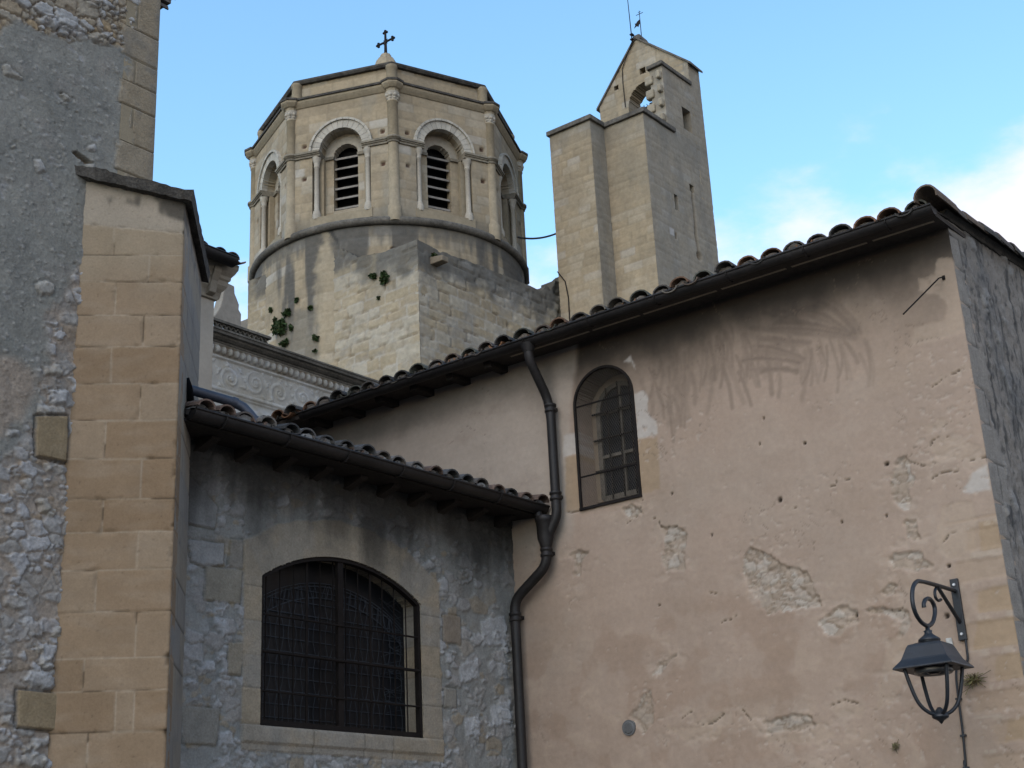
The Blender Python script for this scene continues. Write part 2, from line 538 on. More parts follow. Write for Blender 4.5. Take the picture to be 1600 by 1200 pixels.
# ------------------------------------------------------------------ pink plastered building on the right
PB = thing('plastered_building', CN, 'pink-tan plastered house wall with peeling patches under a tiled eave, small arched barred window', 'building')
LOSS = [[(2.058,4.325),(1.885,4.215),(1.74,4.096),(1.573,4.02),(1.527,3.877),(1.491,3.729),(1.727,3.741),(1.957,3.738),(2.091,3.97),(2.153,4.128),(2.101,4.268)],
 [(2.887,4.658),(2.761,4.62),(2.638,4.576),(2.635,4.505),(2.687,4.403),(2.689,4.235),(2.877,4.263),(2.907,4.358),(2.87,4.464),(2.877,4.593)],
 [(1.521,3.606),(1.399,3.689),(1.314,3.714),(1.187,3.656),(1.204,3.571),(1.311,3.537),(1.361,3.469),(1.453,3.495)],
 [(2.075,2.885),(1.944,2.92),(1.857,2.94),(1.672,2.877),(1.666,2.815),(1.82,2.795),(2.07,2.809)],
 [(0.784,4.595),(0.727,4.713),(0.703,4.787),(0.635,4.798),(0.591,4.736),(0.613,4.675),(0.576,4.576),(0.638,4.512),(0.647,4.397),(0.686,4.367),(0.768,4.435),(0.785,4.503)],
 [(0.714,4.27),(0.623,4.265),(0.613,4.123),(0.71,4.121)],
 [(0.851,3.965),(0.871,4.006),(0.814,4.034),(0.633,4.026),(0.605,3.959),(0.528,3.883),(0.684,3.861),(0.856,3.928)],
 [(3.257,4.885),(3.162,4.903),(3.066,4.861),(3.063,4.802),(3.175,4.766),(3.237,4.823)],
 [(3.87,4.569),(3.756,4.61),(3.649,4.57),(3.728,4.502),(3.775,4.367),(3.835,4.377),(3.814,4.497)],
 [(1.137,3.63),(1.015,3.646),(0.802,3.595),(0.764,3.504),(0.861,3.372),(0.908,3.403),(0.852,3.517),(1.034,3.607)],
 [(0.973,3.759),(0.9,3.81),(0.838,3.787),(0.885,3.732),(0.94,3.716)],
 [(3.016,3.493),(2.856,3.525),(2.993,3.409),(3.09,3.395)],
 [(3.233,3.225),(3.134,3.266),(3.127,3.0),(3.231,2.906),(3.344,3.077)]]
SKIM = [[(3.007,2.948),(2.67,2.937),(2.454,3.003),(2.506,2.805),(2.805,2.81)],
 [(2.084,2.811),(1.62,2.859),(1.503,2.725),(1.753,2.678),(2.079,2.736)],
 [(1.525,2.958),(1.388,2.983),(1.248,2.938),(1.249,2.842),(1.459,2.853)],
 [(0.987,3.39),(0.828,3.416),(0.814,3.172),(1.006,2.909),(1.14,2.877)],
 [(0.422,4.815),(0.35,4.864),(0.248,4.853),(0.007,4.707),(0.008,4.631),(0.377,4.688)],
 [(0.31,6.22),(0.162,6.195),(0.121,6.33),(0.007,6.293),(-0.033,6.05),(0.005,5.671),(0.306,5.654),(0.443,5.672),(0.403,5.806),(0.142,5.813),(0.105,5.926),(0.168,6.028),(0.317,6.105)],
 [(0.404,4.348),(0.157,4.323),(0.151,4.135),(0.198,3.996),(0.233,3.855),(0.422,3.914),(0.477,4.048)],
 [(0.434,4.989),(0.249,5.01),(0.247,4.944),(0.417,4.932)]]
LIME = [[(0.218,4.411),(0.122,4.542),(0.004,4.579),(0.014,4.38),(0.173,4.376)],
 [(3.046,5.906),(2.951,5.917),(2.903,5.839),(2.918,5.721),(2.837,5.596),(2.839,5.491),(2.923,5.488),(3.058,5.494)],
 [(3.851,5.714),(3.696,5.717),(3.712,5.508),(3.865,5.511)],
 [(3.241,4.867),(3.146,4.892),(3.075,4.849),(3.121,4.8),(3.204,4.816)],
 [(3.054,6.298),(3.127,6.255),(3.051,6.234),(3.015,6.146),(3.025,6.227)]]
TAN = [[(3.051,5.478),(2.842,5.462),(2.863,4.987),(3.071,4.979)], [(3.84,5.493),(3.695,5.491),(3.718,4.963),(3.872,4.986)],
 [(0.148,4.154),(0.013,4.157),(-0.02,3.919),(0.159,3.935)], [(0.225,3.636),(0.118,3.666),(-0.001,3.665),(-0.003,3.469),(0.245,3.484)],
 [(0.278,3.429),(-0.018,3.419),(-0.018,3.21),(0.324,3.223)],[(0.179,3.157),(-0.008,3.154),(-0.002,2.983),(0.211,2.964)],[(0.162,2.697),(0.019,2.726),(0.016,2.547),(0.211,2.545)]]
CRACK = [[(0.591,4.736),(0.508,4.678),(0.379,4.678)], [(0.435,4.564),(0.341,4.59),(0.242,4.576)], [(2.387,3.738),(2.324,3.76),(2.296,3.742),(2.239,3.773)],
 [(1.286,4.675),(1.238,4.678),(1.228,4.708)], [(1.15,4.707),(1.107,4.698)], [(0.422,4.815),(0.397,4.861),(0.336,4.871),(0.248,4.858)],
 [(-0.005,4.633),(0.08,4.642),(0.131,4.64)], [(2.846,3.008),(2.749,3.057)], [(2.275,3.021),(2.214,2.925)],
 [(1.666,4.57),(1.589,4.56)], [(0.438,4.053),(0.38,4.104),(0.29,4.117)], [(2.479,4.008),(2.411,3.983)],
 [(0.825,3.611),(0.88,3.59)], [(2.706,2.946),(2.565,2.938),(2.447,3.007)], [(1.52,2.955),(1.387,2.986),(1.256,2.939)],
 [(0.323,5.289),(0.239,5.322),(0.077,5.369),(-0.027,5.361)],
 [(3.043,4.93),(3.087,4.807),(3.227,4.747)], [(2.953,4.74),(2.906,4.714),(2.88,4.651),(2.713,4.616)], [(3.886,4.982),(3.807,4.963),(3.728,4.958)]]
PITS = [(1.737,4.655),(2.748,4.918),(1.225,4.365),(2.399,4.483),(0.788,4.753),(1.206,3.616),(0.493,3.498),(0.417,3.868),(1.455,5.081),(1.803,5.38),(1.859,5.168),(2.969,3.978),(0.848,4.343)]
PITR = [.022,.012,.012,.01,.018,.014,.02,.016,.012,.008,.009,.01,.009]
STROKE_A = [(0.931,5.883),(1.304,6.021),(1.778,6.223),(0.968,5.925),(1.311,6.133),(1.684,6.241),(1.339,5.922),(1.533,5.976),(1.799,6.05),(1.379,5.782),(1.629,5.937),(1.812,5.943),(0.93,5.893),(1.07,6.128),(1.278,6.222),(0.886,5.902),(0.966,6.097),(1.222,6.304),(1.451,5.736),(1.639,5.852),(1.797,5.873),(1.597,6.193),(1.406,6.271),(1.235,6.209)]
STROKE_B = [(2.87,6.046),(2.693,6.045),(2.516,6.066),(2.361,6.138),(2.236,6.172),(2.117,6.162),(1.976,6.145),(1.867,6.069),(1.712,6.004),(1.56,5.94),(1.406,5.919),(1.254,5.898),(1.127,5.863),(1.011,5.767),(2.846,5.764),(2.667,5.81),(2.494,5.811),(2.169,5.906),(1.96,5.872)]
QUZ = [z for _, z in [(0.003,4.143),(-0.019,3.912),(-0.004,3.682),(-0.001,3.453),(0.002,3.201),(0.015,2.951),(0.014,2.73),(0.012,2.503),(0.01,2.284)]]
EDGE_T = [(3.609,6.495),(3.739,5.939),(3.788,5.575)]
def _strokes():
    rg = random.Random(8)
    out = []
    for i in range(0, len(STROKE_A), 3):
        a, b, c = [np.array(p) for p in STROKE_A[i:i + 3]]
        for k in range(3):
            o = np.array([rg.uniform(-.10, .10), rg.uniform(-.08, .08)])
            q = [(1 - s) ** 2 * a + 2 * s * (1 - s) * b + s * s * c + o * (.4 + s) for s in np.linspace(0, 1, 7)]
            out.append((q, rg.uniform(.010, .02), rg.uniform(.5, 1)))
    for p in STROKE_B:
        for k in range(5):
            a = np.array(p) + [rg.uniform(-.22, .22), rg.uniform(-.06, .13)]
            ln = rg.uniform(.18, .42); dx = rg.uniform(-.16, .02); bend = rg.uniform(.02, .12)
            q = [a + [dx * s - bend * s * s * -1 * (1 if rg.random() < 2 else 1), -ln * s] for s in np.linspace(0, 1, 6)]
            out.append((q, rg.uniform(.007, .015), rg.uniform(.3, .8)))
    return out
STROKES = _strokes()
PWX = (3.059, 3.700, 4.966, 5.945)       # right, left, sill, spring of the small window
def pink_open(U, V):
    c, r = (PWX[0] + PWX[1]) / 2, (PWX[1] - PWX[0]) / 2
    x = np.abs(U - c)
    d = np.where(V > PWX[3], np.hypot(x, V - PWX[3]) - r, np.maximum(x - r, PWX[2] - V))
    return d
def pink_fn(U, V):
    n1 = fbm(U * .9, V * .9, 3, 5); n2 = fbm(U * 5, V * 5, 9, 5); n3 = fbm(U * 22, V * 22, 21, 4)
    base = np.ones(U.shape + (3,)) * V3(.398, .303, .232)
    base = mixc(base, (.40, .315, .245), sstep(-.1, .5, n1 + .25 * n2))
    base = mixc(base, (.36, .265, .185), .35 * sstep(.0, .5, fbm(U * .7 + 5, V * 1.3, 33, 4)))
    eu = np.interp(V, [p[1] for p in EDGE_T[::-1]], [p[0] for p in EDGE_T[::-1]])
    pale = sstep(-.03, .05, U - eu + .03 * n2) * sstep(4.55, 5.0, V + .35 * n1)
    base = mixc(base, (.43, .365, .30), pale * .9)
    base = mixc(base, (.38, .31, .25), pale * sstep(.1, .5, fbm(U * 1.5, V * 3, 41, 4)) * .7)
    h = .010 * n1 + .004 * n2 + .0012 * n3
    low = sstep(4.15, 3.7, V + .25 * n1) * sstep(.5, .8, U) 
    mott = sstep(-.02, .16, fbm(U * 2.3, V * 2.3, 61, 5))
    base = mixc(base, (.31, .21, .145), low * mott * .36)
    base = mixc(base, (.44, .34, .255), low * (1 - mott) * sstep(.1, .3, n2) * .5)
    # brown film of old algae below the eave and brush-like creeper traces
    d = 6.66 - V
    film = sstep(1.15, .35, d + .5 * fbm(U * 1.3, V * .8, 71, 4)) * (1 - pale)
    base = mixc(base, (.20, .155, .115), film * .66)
    st = np.zeros(U.shape)
    for q, w, a in STROKES:
        m = near(U, V, q, .06)
        if m.any():
            dd = line_dist(U[m] + .012 * n2[m], V[m] + .01 * n3[m], q)
            st[m] = np.maximum(st[m], a * sstep(w * 2.6, w * .4, dd))
    base = mixc(base, (.165, .125, .095), st * .62)
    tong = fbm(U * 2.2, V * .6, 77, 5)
    soot_shade = sstep(.68, .22, d + .26 * tong + .05 * n2) * (1 - pale * .62)  # black mould, deepened with painted shade of the eave
    base = mixc(base, (.026, .022, .018), soot_shade * .86)
    # skims and lime repairs
    for P_, c_, k_, hh in [(p, (.43, .335, .25), .65, -.004) for p in SKIM] + [(p, (.50, .46, .41), .85, -.002) for p in LIME] + [(p, (.36, .262, .165), .8, .0) for p in TAN]:
        m = near(U, V, P_, .08)
        s = poly_sdf(U[m], V[m], P_) + .03 * n2[m] + .012 * n3[m]
        mk = sstep(-.012, .012, s)
        base[m] = mixc(base[m], c_, mk * k_)
        h[m] += hh * mk
    # corner stones with wide lime joints
    ql = .26 + .13 * ((np.searchsorted(QUZ[::-1], V) % 2) * 1.0) + .05 * n2
    inq = sstep(.03, -.03, U - ql) * (V < QUZ[0] + .05)
    dz = np.min(np.abs(V[..., None] - np.array(QUZ) + (.02 * n2 + .012 * n3)[..., None]), -1)
    base = mixc(base, (.46, .375, .29), inq * sstep(.03, .012, dz) * .8 * sstep(-.12, .12, n2 + .3 * n3))
    base = mixc(base, (.39, .285, .185), inq * sstep(.02, .05, dz) * .35)
    h = h - .006 * inq * sstep(.03, .05, dz)
    # lost plaster
    stone, a, b, rel_, w3_ = rubble(U, V, .12, .075, 5)
    sc = mixc(np.ones(U.shape + (3,)) * V3(.36, .29, .22), (.46, .42, .36), sstep(.3, .9, a))
    sc = mixc(sc, (.24, .19, .14), (1 - stone) * .7) * (1 + .25 * n3)[..., None]
    for P_ in LOSS:
        m = near(U, V, P_, .08)
        s = poly_sdf(U[m], V[m], P_) + .034 * n2[m] + .026 * n3[m]
        mk = sstep(-.004, .004, s)
        base[m] = base[m] + (sc[m] - base[m]) * (mk * .78)[:, None]
        h[m] = h[m] - mk * (.022 - .013 * rel_[m]) + .0015 * sstep(-.05, -.005, s) * (1 - mk)
        rim = sstep(.012, .0, np.abs(s + .002))
    halo = np.zeros(U.shape)
    for P_ in LOSS + SKIM[:5]:
        m = near(U, V, P_, .3)
        s = poly_sdf(U[m], V[m], P_)
        halo[m] = np.maximum(halo[m], sstep(-.20, -.0, s + .14 * n2[m] + .05 * n3[m]))
    fl = sstep(.06, .22, fbm(U * 6, V * 9, 141, 5) + .1 * n1)
    base = mixc(base, (.455, .365, .285), halo * fl * .5); h = h - .005 * halo * fl
    # hairline cracks and small flakes, mostly towards the corner and low down
    rid = np.abs(fbm(U * 1.7 + .3 * n2, V * 1.7 + .3 * n2, 151, 4))
    zone = sstep(-.05, .25, fbm(U * .9, V * .9, 157, 3) + .12 * (1.2 - U) * .5)
    hc = sstep(.008, .002, rid) * zone
    base = mixc(base, (.17, .125, .095), hc * .55); h = h - .004 * hc
    flk = sstep(.50, .56, fbm(U * 15, V * 20, 161, 3) + .25 * zone) * (V < 5.6)
    base = mixc(base, (.45, .37, .30), flk * .7); h = h - .006 * flk
    trow = fbm(U * 1.1 + V * .5, V * 7, 171, 4); h = h + .0022 * trow
    base = base * (1 + .045 * trow)[..., None]
    for q in CRACK:
        m = near(U, V, q, .05)
        dd = line_dist(U[m] + .02 * n2[m], V[m] + .014 * n3[m], q)
        wd = .0055 * (1 + 1.6 * n3[m] + .8 * n2[m])
        mk = sstep(wd, wd * .35, dd)
        h[m] -= .014 * mk; base[m] = mixc(base[m], (.085, .065, .05), mk * .75)
        base[m] = mixc(base[m], (.44, .35, .265), sstep(.05, .01, dd + .02 * n2[m]) * (1 - mk) * .35)
    for (pu, pv), r in zip(PITS, PITR):
        m = near(U, V, [(pu, pv)], .08)
        dd = np.hypot(U[m] - pu, V[m] - pv) + .004 * n3[m]
        mk = sstep(r * 1.2, r * .6, dd)
        h[m] -= .03 * mk; base[m] = mixc(base[m], (.05, .038, .03), mk)
    spk = sstep(.62, .7, _h(np.floor(U * 16).astype(np.int64), np.floor(V * 16).astype(np.int64), 4)) * 0
    return h, base * (1 + .06 * n3 + .05 * n2)[..., None]
us = np.concatenate((steps(0, 5.0, .0125), steps(5.0, 8.2, .03)[1:]))
vs = np.concatenate((steps(0, 2.3, .045), steps(2.3, 6.66, .0125)[1:]))
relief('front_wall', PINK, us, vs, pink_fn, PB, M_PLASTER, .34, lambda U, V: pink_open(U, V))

def side_fn(U, V):
    n1 = fbm(U * 1.2, V * 1.2, 103, 5); n2 = fbm(U * 6, V * 6, 109, 5); n3 = fbm(U * 20, V * 20, 121, 4)
    base = mixc(np.ones(U.shape + (3,)) * V3(.25, .222, .19), (.17, .16, .148), sstep(-.2, .4, n1 + .4 * n2))
    drip = np.maximum(sstep(.05, .3, fbm(U * 11, V * 1.7, 131, 5) + .2 * n1), .8 * sstep(.12, .35, fbm(U * 14, V * 10, 135, 4) + .2 * n1))
    base = mixc(base, (.045, .045, .044), drip * .82)
    f1, f2, a, b = worley(U / .13 + .4 * n2, V / .10 + .4 * n2 + .1 * n3, 55)
    ex = sstep(.80, .9, a + .4 * n1) * sstep(.04, .2, f2 - f1 + .2 * n2)
    base = mixc(base, (.30, .29, .27), ex * .6)
    dd, r1, r2, _ = ashlar(U, V, [0, .3, .62, .95, 1.27, 1.6, 1.92, 2.2, 2.5, 2.82, 3.1, 3.4, 3.7, 4.0, 4.28, 4.6, 4.9, 5.2, 5.55, 5.9, 6.2, 6.5, 7], lambda k: [-1, .34 if k % 2 else .2, 50], 7)
    q = (U < .2 + .14 * (r2 > .5) + .04 * n2) * (U < 2)
    base = mixc(base, (.30, .27, .23), q * .75)
    base = mixc(base, (.10, .09, .08), q * sstep(.014, .004, dd) * .8)
    h = .022 * n1 + .018 * n2 + .012 * n3 + .012 * ex
    h = np.where(q, .004 * n2 - .008 * sstep(.014, .003, dd), h)
    return h, base * (1 + .12 * n3 + .1 * n2)[..., None]
slope_s = .058
def side_map(U, V, H):
    Z2 = V * (6.675 + slope_s * U) / 6.655
    return SIDE.arr(U, Z2, H)
relief('side_wall', SIDE, np.concatenate((steps(0, 2.2, .018), steps(2.2, 9, .05)[1:])), np.concatenate((steps(0, 2.6, .05), steps(2.6, 6.655, .018)[1:])),
       side_fn, PB, M_RUBBLE, .2, None, None, side_map, lambda U, V: U > .05)
mb = MB(); mb.col = (.3, .26, .2)
far = PINK(8.2, 0, 0)
mb.hexa([PINK(8.0, 0, -.1), PINK(8.2, 0, -.1), PINK(8.2, 0, -9), PINK(8.0, 0, -9), PINK(8.0, 6.6, -.1), PINK(8.2, 6.6, -.1), PINK(8.2, 7.1, -9), PINK(8.0, 7.1, -9)])
mb.hexa([PINK(0.05, 0, -8.8), PINK(8, 0, -8.8), PINK(8, 0, -9), PINK(0.05, 0, -9), PINK(.05, 7.1, -8.8), PINK(8, 7.1, -8.8), PINK(8, 7.1, -9), PINK(.05, 7.1, -9)])
mb.build('rear_wall', M_PLASTER, PB)
sl = math.atan(slope_s) + R(.3)
tile_roof('roof', PINK(0, 6.612), YD, PN, -.02, 8.35, 9.3, sl, .215, PB, .43, 11, wtip=.097)
def plugs(name, fr, z0, w0, w1, pitch, out, r, col, parent, seed):
    mb = MB(); rg = random.Random(seed)
    i = 0
    while w0 + pitch * (i + .5) < w1 - .05:
        wc = w0 + pitch * (i + .5); i += 1
        mb.col = tuple(np.array(col) * rg.uniform(.7, 1.2))
        ff = out - rg.uniform(.015, .05); cut = rg.uniform(.55, .95)
        ring = [fr(wc - math.cos(a) * r * rg.uniform(.85, 1.0), z0 - .01 + math.sin(a) * r * cut * rg.uniform(.8, 1.0) * .8, ff + rg.uniform(-.008, .008)) for a in np.linspace(0, math.pi, 9)]
        mb.prism(ring, -fr.n * .1)
    return mb.build(name, M_MORTAR, parent)
plugs('tile_mortar', PINK, 6.612, -.02, 8.35, .215, .42, .082, (.16, .14, .12), PB, 17)
# verge: a row of cover tiles bedded over the side wall, with the big corner tile
mb = MB(); rg = random.Random(5)
for i in range(24):
    s0 = -.47 + i * .34
    mb.col = tuple(np.array(rg.choice([(.10, .082, .068), (.07, .065, .055), (.13, .095, .068), (.06, .056, .05)])) * rg.uniform(.8, 1.2))
    pts = [SIDE(s0 + k * .44, 6.665 + slope_s * (s0 + k * .44) + .022 + .012 * k * -1, .03 + rg.uniform(-.008, .008)) for k in (0, .5, 1)]
    r0 = (.095 if i == 0 else .084) * rg.uniform(.95, 1.05)
    ring = []
    for p, rr in zip(pts, (r0, r0 * .94, r0 * .88)):
        ring.append([p + WN * (math.cos(a) * rr) + ZD * (math.sin(a) * rr) for a in np.linspace(-.25, math.pi + .25, 10)])
    inn = [[p + (q - p) * .86 for q in rr] for p, rr in zip(pts, ring)]
    vs_ = [q for rr in ring for q in rr] + [q for rr in inn for q in rr]
    m = 10; fs = []
    for j in range(2):
        for k in range(9):
            fs.append((j * m + k, j * m + k + 1, (j + 1) * m + k + 1, (j + 1) * m + k))
            fs.append((30 + j * m + k + 1, 30 + j * m + k, 30 + (j + 1) * m + k, 30 + (j + 1) * m + k + 1))
    for k in range(9):
        fs.append((k + 1, k, 30 + k, 30 + k + 1))
    for e in (0, 9):
        for j in range(2):
            fs.append((j * m + e, (j + 1) * m + e, 30 + (j + 1) * m + e, 30 + j * m + e))
    mb.add(vs_, fs, False)
mb.build('verge_tile_row', M_TILE, PB)
mb = MB(); mb.col = (.075, .066, .055)  # bedding coloured dark to paint the thin shadow under the tiles
for i in range(40):
    s0 = -.08 + i * .2
    z = 6.64 + slope_s * s0
    mb.hexa([SIDE(s0, z, -.15), SIDE(s0 + .2, z, -.15), SIDE(s0 + .2, z + rg.uniform(-.012, .01), .008 + rg.uniform(0, .016)), SIDE(s0, z, .012),
             SIDE(s0, z + .055, -.15), SIDE(s0 + .2, z + .055, -.15), SIDE(s0 + .2, z + .05, .05), SIDE(s0, z + .05, .05)])
mb.build('verge_bedding', M_MORTAR, PB)
mb = MB()
mb.hexa([PINK(-.02, 6.645, -.05), PINK(8.3, 6.645, -.05), PINK(8.3, 6.585, .30), PINK(-.02, 6.585, .30),
         PINK(-.02, 6.665, -.05), PINK(8.3, 6.665, -.05), PINK(8.3, 6.602, .30), PINK(-.02, 6.602, .30)])
mb.build('soffit_board', M_WOOD, PB)
mb = MB(); mb.col = (.36, .30, .22)
for a, b in ((.03, .55), (.60, 1.28), (1.33, 1.95), (2.0, 2.75), (2.79, 3.3), (3.34, 4.25)):
    mb.box(PINK, a, b, 6.548, 6.57, .205, .235)
mb.build('eave_batten', M_MORTAR, PB)
for i in range(8):
    mb = MB(); t = 4.45 + i * .47
    mb.hexa([PINK(t, 6.50, -.02), PINK(t + .085, 6.50, -.02), PINK(t + .085, 6.49, .27), PINK(t, 6.49, .27),
             PINK(t, 6.64, -.02), PINK(t + .085, 6.64, -.02), PINK(t + .085, 6.59, .29), PINK(t, 6.59, .29)])
    mb.build('rafter_tail', M_WOOD, PB)
mb = MB(); half_gutter(mb, PINK(-.03, 6.60, .36), PINK(6.9, 6.575, .36), .062, PN)
g_ = mb.build('gutter', M_GUTTER, PB)
for t in np.arange(.35, 6.9, .72):
    mb = MB()
    pr = [PINK(t, 6.60, .36) - PN * (math.cos(a) * .067) - ZD * (math.sin(a) * .067) for a in np.linspace(0, math.pi, 9)]
    for a, b in zip(pr[:-1], pr[1:]):
        mb.bar(a, b, .022, .006, YD)
    mb.bar(pr[0], PINK(t, 6.61, .16), .022, .006, YD)
    mb.build('gutter_bracket', M_GUTTER, g_)
# small arched window: deep reveal, flaking sash, iron frame with wire netting
cx, rr = (PWX[0] + PWX[1]) / 2, (PWX[1] - PWX[0]) / 2
zb, zs = PWX[2], PWX[3]
def arch_pts(fr, c, r, zb, zs, n, k=14):
    return [fr(c - r, zb, n)] + [fr(c - r * math.cos(a), zs + r * math.sin(a), n) for a in np.linspace(0, math.pi, k)] + [fr(c + r, zb, n)]
win = MB()
ri = .245
zi, zsi = 5.10, 5.93
pts = arch_pts(PINK, cx, ri, zi, zsi, -.29)
for a, b in zip(pts[:-1], pts[1:]):
    win.bar(a, b, .045, .05, PN)
win.bar(PINK(cx - ri, zi, -.29), PINK(cx + ri, zi, -.29), .05, .055, PN)
win.bar(PINK(cx, zi, -.288), PINK(cx, zsi + ri, -.288), .034, .04, PN)
for z in (zi + .40, zi + .83):
    win.bar(PINK(cx - ri, z, -.288), PINK(cx + ri, z, -.288), .03, .036, PN)
w_ = win.build('window', M_SASH, PB)
mb = MB(); mb.prism(arch_pts(PINK, cx, ri, zi, zsi, -.295), -PN * .006)
mb.build('pane', M_GLASS, w_)
mb = MB(); mb.col = (.24, .19, .14)                     # masonry round the sash, closing the reveal
def arch_wall(mb, fr, c, r, zb, zs, R2, z0, z1, n0, n1, k=14):
    inn = [(c - r, zb)] + [(c - r * math.cos(a), zs + r * math.sin(a)) for a in np.linspace(0, math.pi, k)] + [(c + r, zb)]
    out = [(c - R2, zb)] + [(c - R2 * math.cos(a), zs + R2 * math.sin(a)) for a in np.linspace(0, math.pi, k)] + [(c + R2, zb)]
    for i in range(len(inn) - 1):
        q = [inn[i], inn[i + 1], out[i + 1], out[i]]
        mb.hexa([fr(u, z, n0) for u, z in q] + [fr(u, z, n1) for u, z in q])
arch_wall(mb, PINK, cx, ri + .01, zi - .02, zsi, .45, 0, 0, -.36, -.275)
mb.col = (.36, .28, .205)  # light falling on the sill painted in as paler plaster
mb.hexa([PINK(cx - .45, zb - .1, -.36), PINK(cx + .45, zb - .1, -.36), PINK(cx + .45, zb - .1, -.02), PINK(cx - .45, zb - .1, -.02),
         PINK(cx - .45, zi - .02, -.36), PINK(cx + .45, zi - .02, -.36), PINK(cx + .45, zb - .004, -.02), PINK(cx - .45, zb - .004, -.02)])
mb.build('sill', M_PLASTER, w_)
ir = MB()
pts = arch_pts(PINK, cx, rr - .002, zb + .005, zs, .006, 20)
for a, b in zip(pts[:-1], pts[1:]):
    ir.bar(a, b, .024, .02, PN)
ir.bar(PINK(cx - rr - .012, zb, .008), PINK(cx + rr + .012, zb, .008), .024, .026, PN)
for z, n in ((zs, .004), (zb + .30, .004)):
    ir.bar(PINK(cx - rr, z, n), PINK(cx + rr, z, n), .012, .014, PN)
for z in (zb + .40, zb + .70, zs - .02):
    ir.tube([PINK(cx - ri - .05, z, -.245), PINK(cx + ri + .05, z, -.245)], .010, 6)
for dx in (-.13, 0.0, .13):
    ir.tube([PINK(cx + dx, zi - .02, -.25), PINK(cx + dx, zsi + math.sqrt(max(0, ri * ri - dx * dx)) + .02, -.25)], .008, 6)
ir.build('iron_grille', M_IRON, w_)
me_ = MB()
W_, H_ = 2 * rr, zs + rr - zb
sp = .0125
for sg in (1, -1):
    k = -110
    while k < 220:
        c0 = k * sp * 1.9
        seg_ = []
        for s in np.linspace(0, H_, 46):
            x = (c0 + sg * s * .62) 
            z = zb + s
            ok = abs(x - rr) < rr - .012 and (z < zs or math.hypot(x - rr, z - zs) < rr - .012)
            if ok:
                seg_.append(PINK(PWX[0] + x, z, .002 + .001 * sg))
        if len(seg_) > 1:
            me_.bar(seg_[0], seg_[-1], .00105, .00105, PN)
        k += 1
me_.build('wire_netting', M_WIRE, w_)
mb = MB()
mb.hexa([PINK(cx - .6, 4.8, -1.2), PINK(cx + .6, 4.8, -1.2), PINK(cx + .6, 4.8, -.37), PINK(cx - .6, 4.8, -.37), PINK(cx - .6, 6.4, -1.2), PINK(cx + .6, 6.4, -1.2), PINK(cx + .6, 6.4, -.37), PINK(cx - .6, 6.4, -.37)])
mb.build('dark_room', M_DARK, w_)

# ------------------------------------------------------------------ low rubble wing with the barred window
WB = thing('rubble_stone_wing', IC - XD * 2, 'low grey rubble-stone wing with a wide arched barred window and mossy tiled eave', 'building')
WO = (-3.045, -1.281, 2.950, 4.070)
WC, WR, WZ = -2.163, 1.626, 2.704
def wing_open(U, V):
    c, r = (WO[0] + WO[1]) / 2, (WO[1] - WO[0]) / 2
    return np.maximum(np.maximum(np.abs(U - c) - r, WO[2] - V), np.hypot(U - WC, V - WZ) - WR)
DRESSED = [[(-3.755,4.236),(-3.412,4.263),(-3.417,4.096),(-3.586,4.06),(-3.707,4.08)], [(-3.577,4.062),(-3.232,4.089),(-3.256,3.827),(-3.587,3.815)],
 [(-3.769,3.036),(-3.415,3.047),(-3.444,2.783),(-3.747,2.788)], [(-3.359,3.523),(-3.226,3.54),(-3.232,3.298),(-3.357,3.298)],
 [(-1.008,4.016),(-0.768,4.018),(-0.78,3.777),(-1.006,3.774)], [(-3.345,4.305),(-3.231,4.316),(-3.234,4.096),(-3.369,4.092)],
 [(-3.779,4.733),(-3.644,4.653),(-3.482,4.53),(-3.505,4.353),(-3.76,4.354)], [(-1.023,3.39),(-0.856,3.387),(-0.864,3.232),(-1.018,3.221)]]
DCOL = [(.30, .30, .29), (.25, .225, .175), (.25, .235, .20), (.29, .25, .185), (.25, .205, .155), (.24, .22, .185), (.27, .27, .26), (.27, .25, .21)]
WHITE = [[(-2.216,4.349),(-2.074,4.363),(-2.084,4.321),(-2.212,4.316)], [(-3.748,4.052),(-3.66,4.057),(-3.655,4.01),(-3.741,4.003)],
 [(-3.49,3.697),(-3.367,3.674),(-3.346,3.587),(-3.421,3.564),(-3.489,3.646)], [(-3.502,3.771),(-3.38,3.79),(-3.384,3.747),(-3.491,3.732)],
 [(-3.608,3.362),(-3.499,3.377),(-3.491,3.315),(-3.597,3.306)], [(-3.482,3.44),(-3.365,3.459),(-3.369,3.392),(-3.415,3.385)],
 [(-3.738,3.232),(-3.64,3.237),(-3.643,3.18),(-3.727,3.176)], [(-3.445,3.239),(-3.318,3.257),(-3.313,3.206),(-3.391,3.178)],
 [(-3.437,2.868),(-3.317,2.874),(-3.306,2.797),(-3.426,2.784)], [(-3.441,2.699),(-3.323,2.746),(-3.284,2.663),(-3.394,2.631)],
 [(-0.985,3.669),(-0.906,3.685),(-0.923,3.605),(-0.975,3.6)], [(-0.984,2.872),(-0.843,2.887),(-0.858,2.836),(-0.98,2.839)],
 [(-0.978,3.531),(-0.922,3.527),(-0.934,3.475),(-0.975,3.48)], [(-0.511,4.014),(-0.148,4.115),(-0.151,3.823),(-0.48,3.801)],
 [(-0.832,3.588),(-0.574,3.667),(-0.541,3.503),(-0.797,3.448)], [(-0.426,3.29),(-0.159,3.337),(-0.156,3.141),(-0.395,3.099)], [(-0.771,3.157),(-0.578,3.181),(-0.571,3.007),(-0.756,2.987)]]
SUR_L, SUR_R, SUR_B = -3.222, -1.045, 2.765
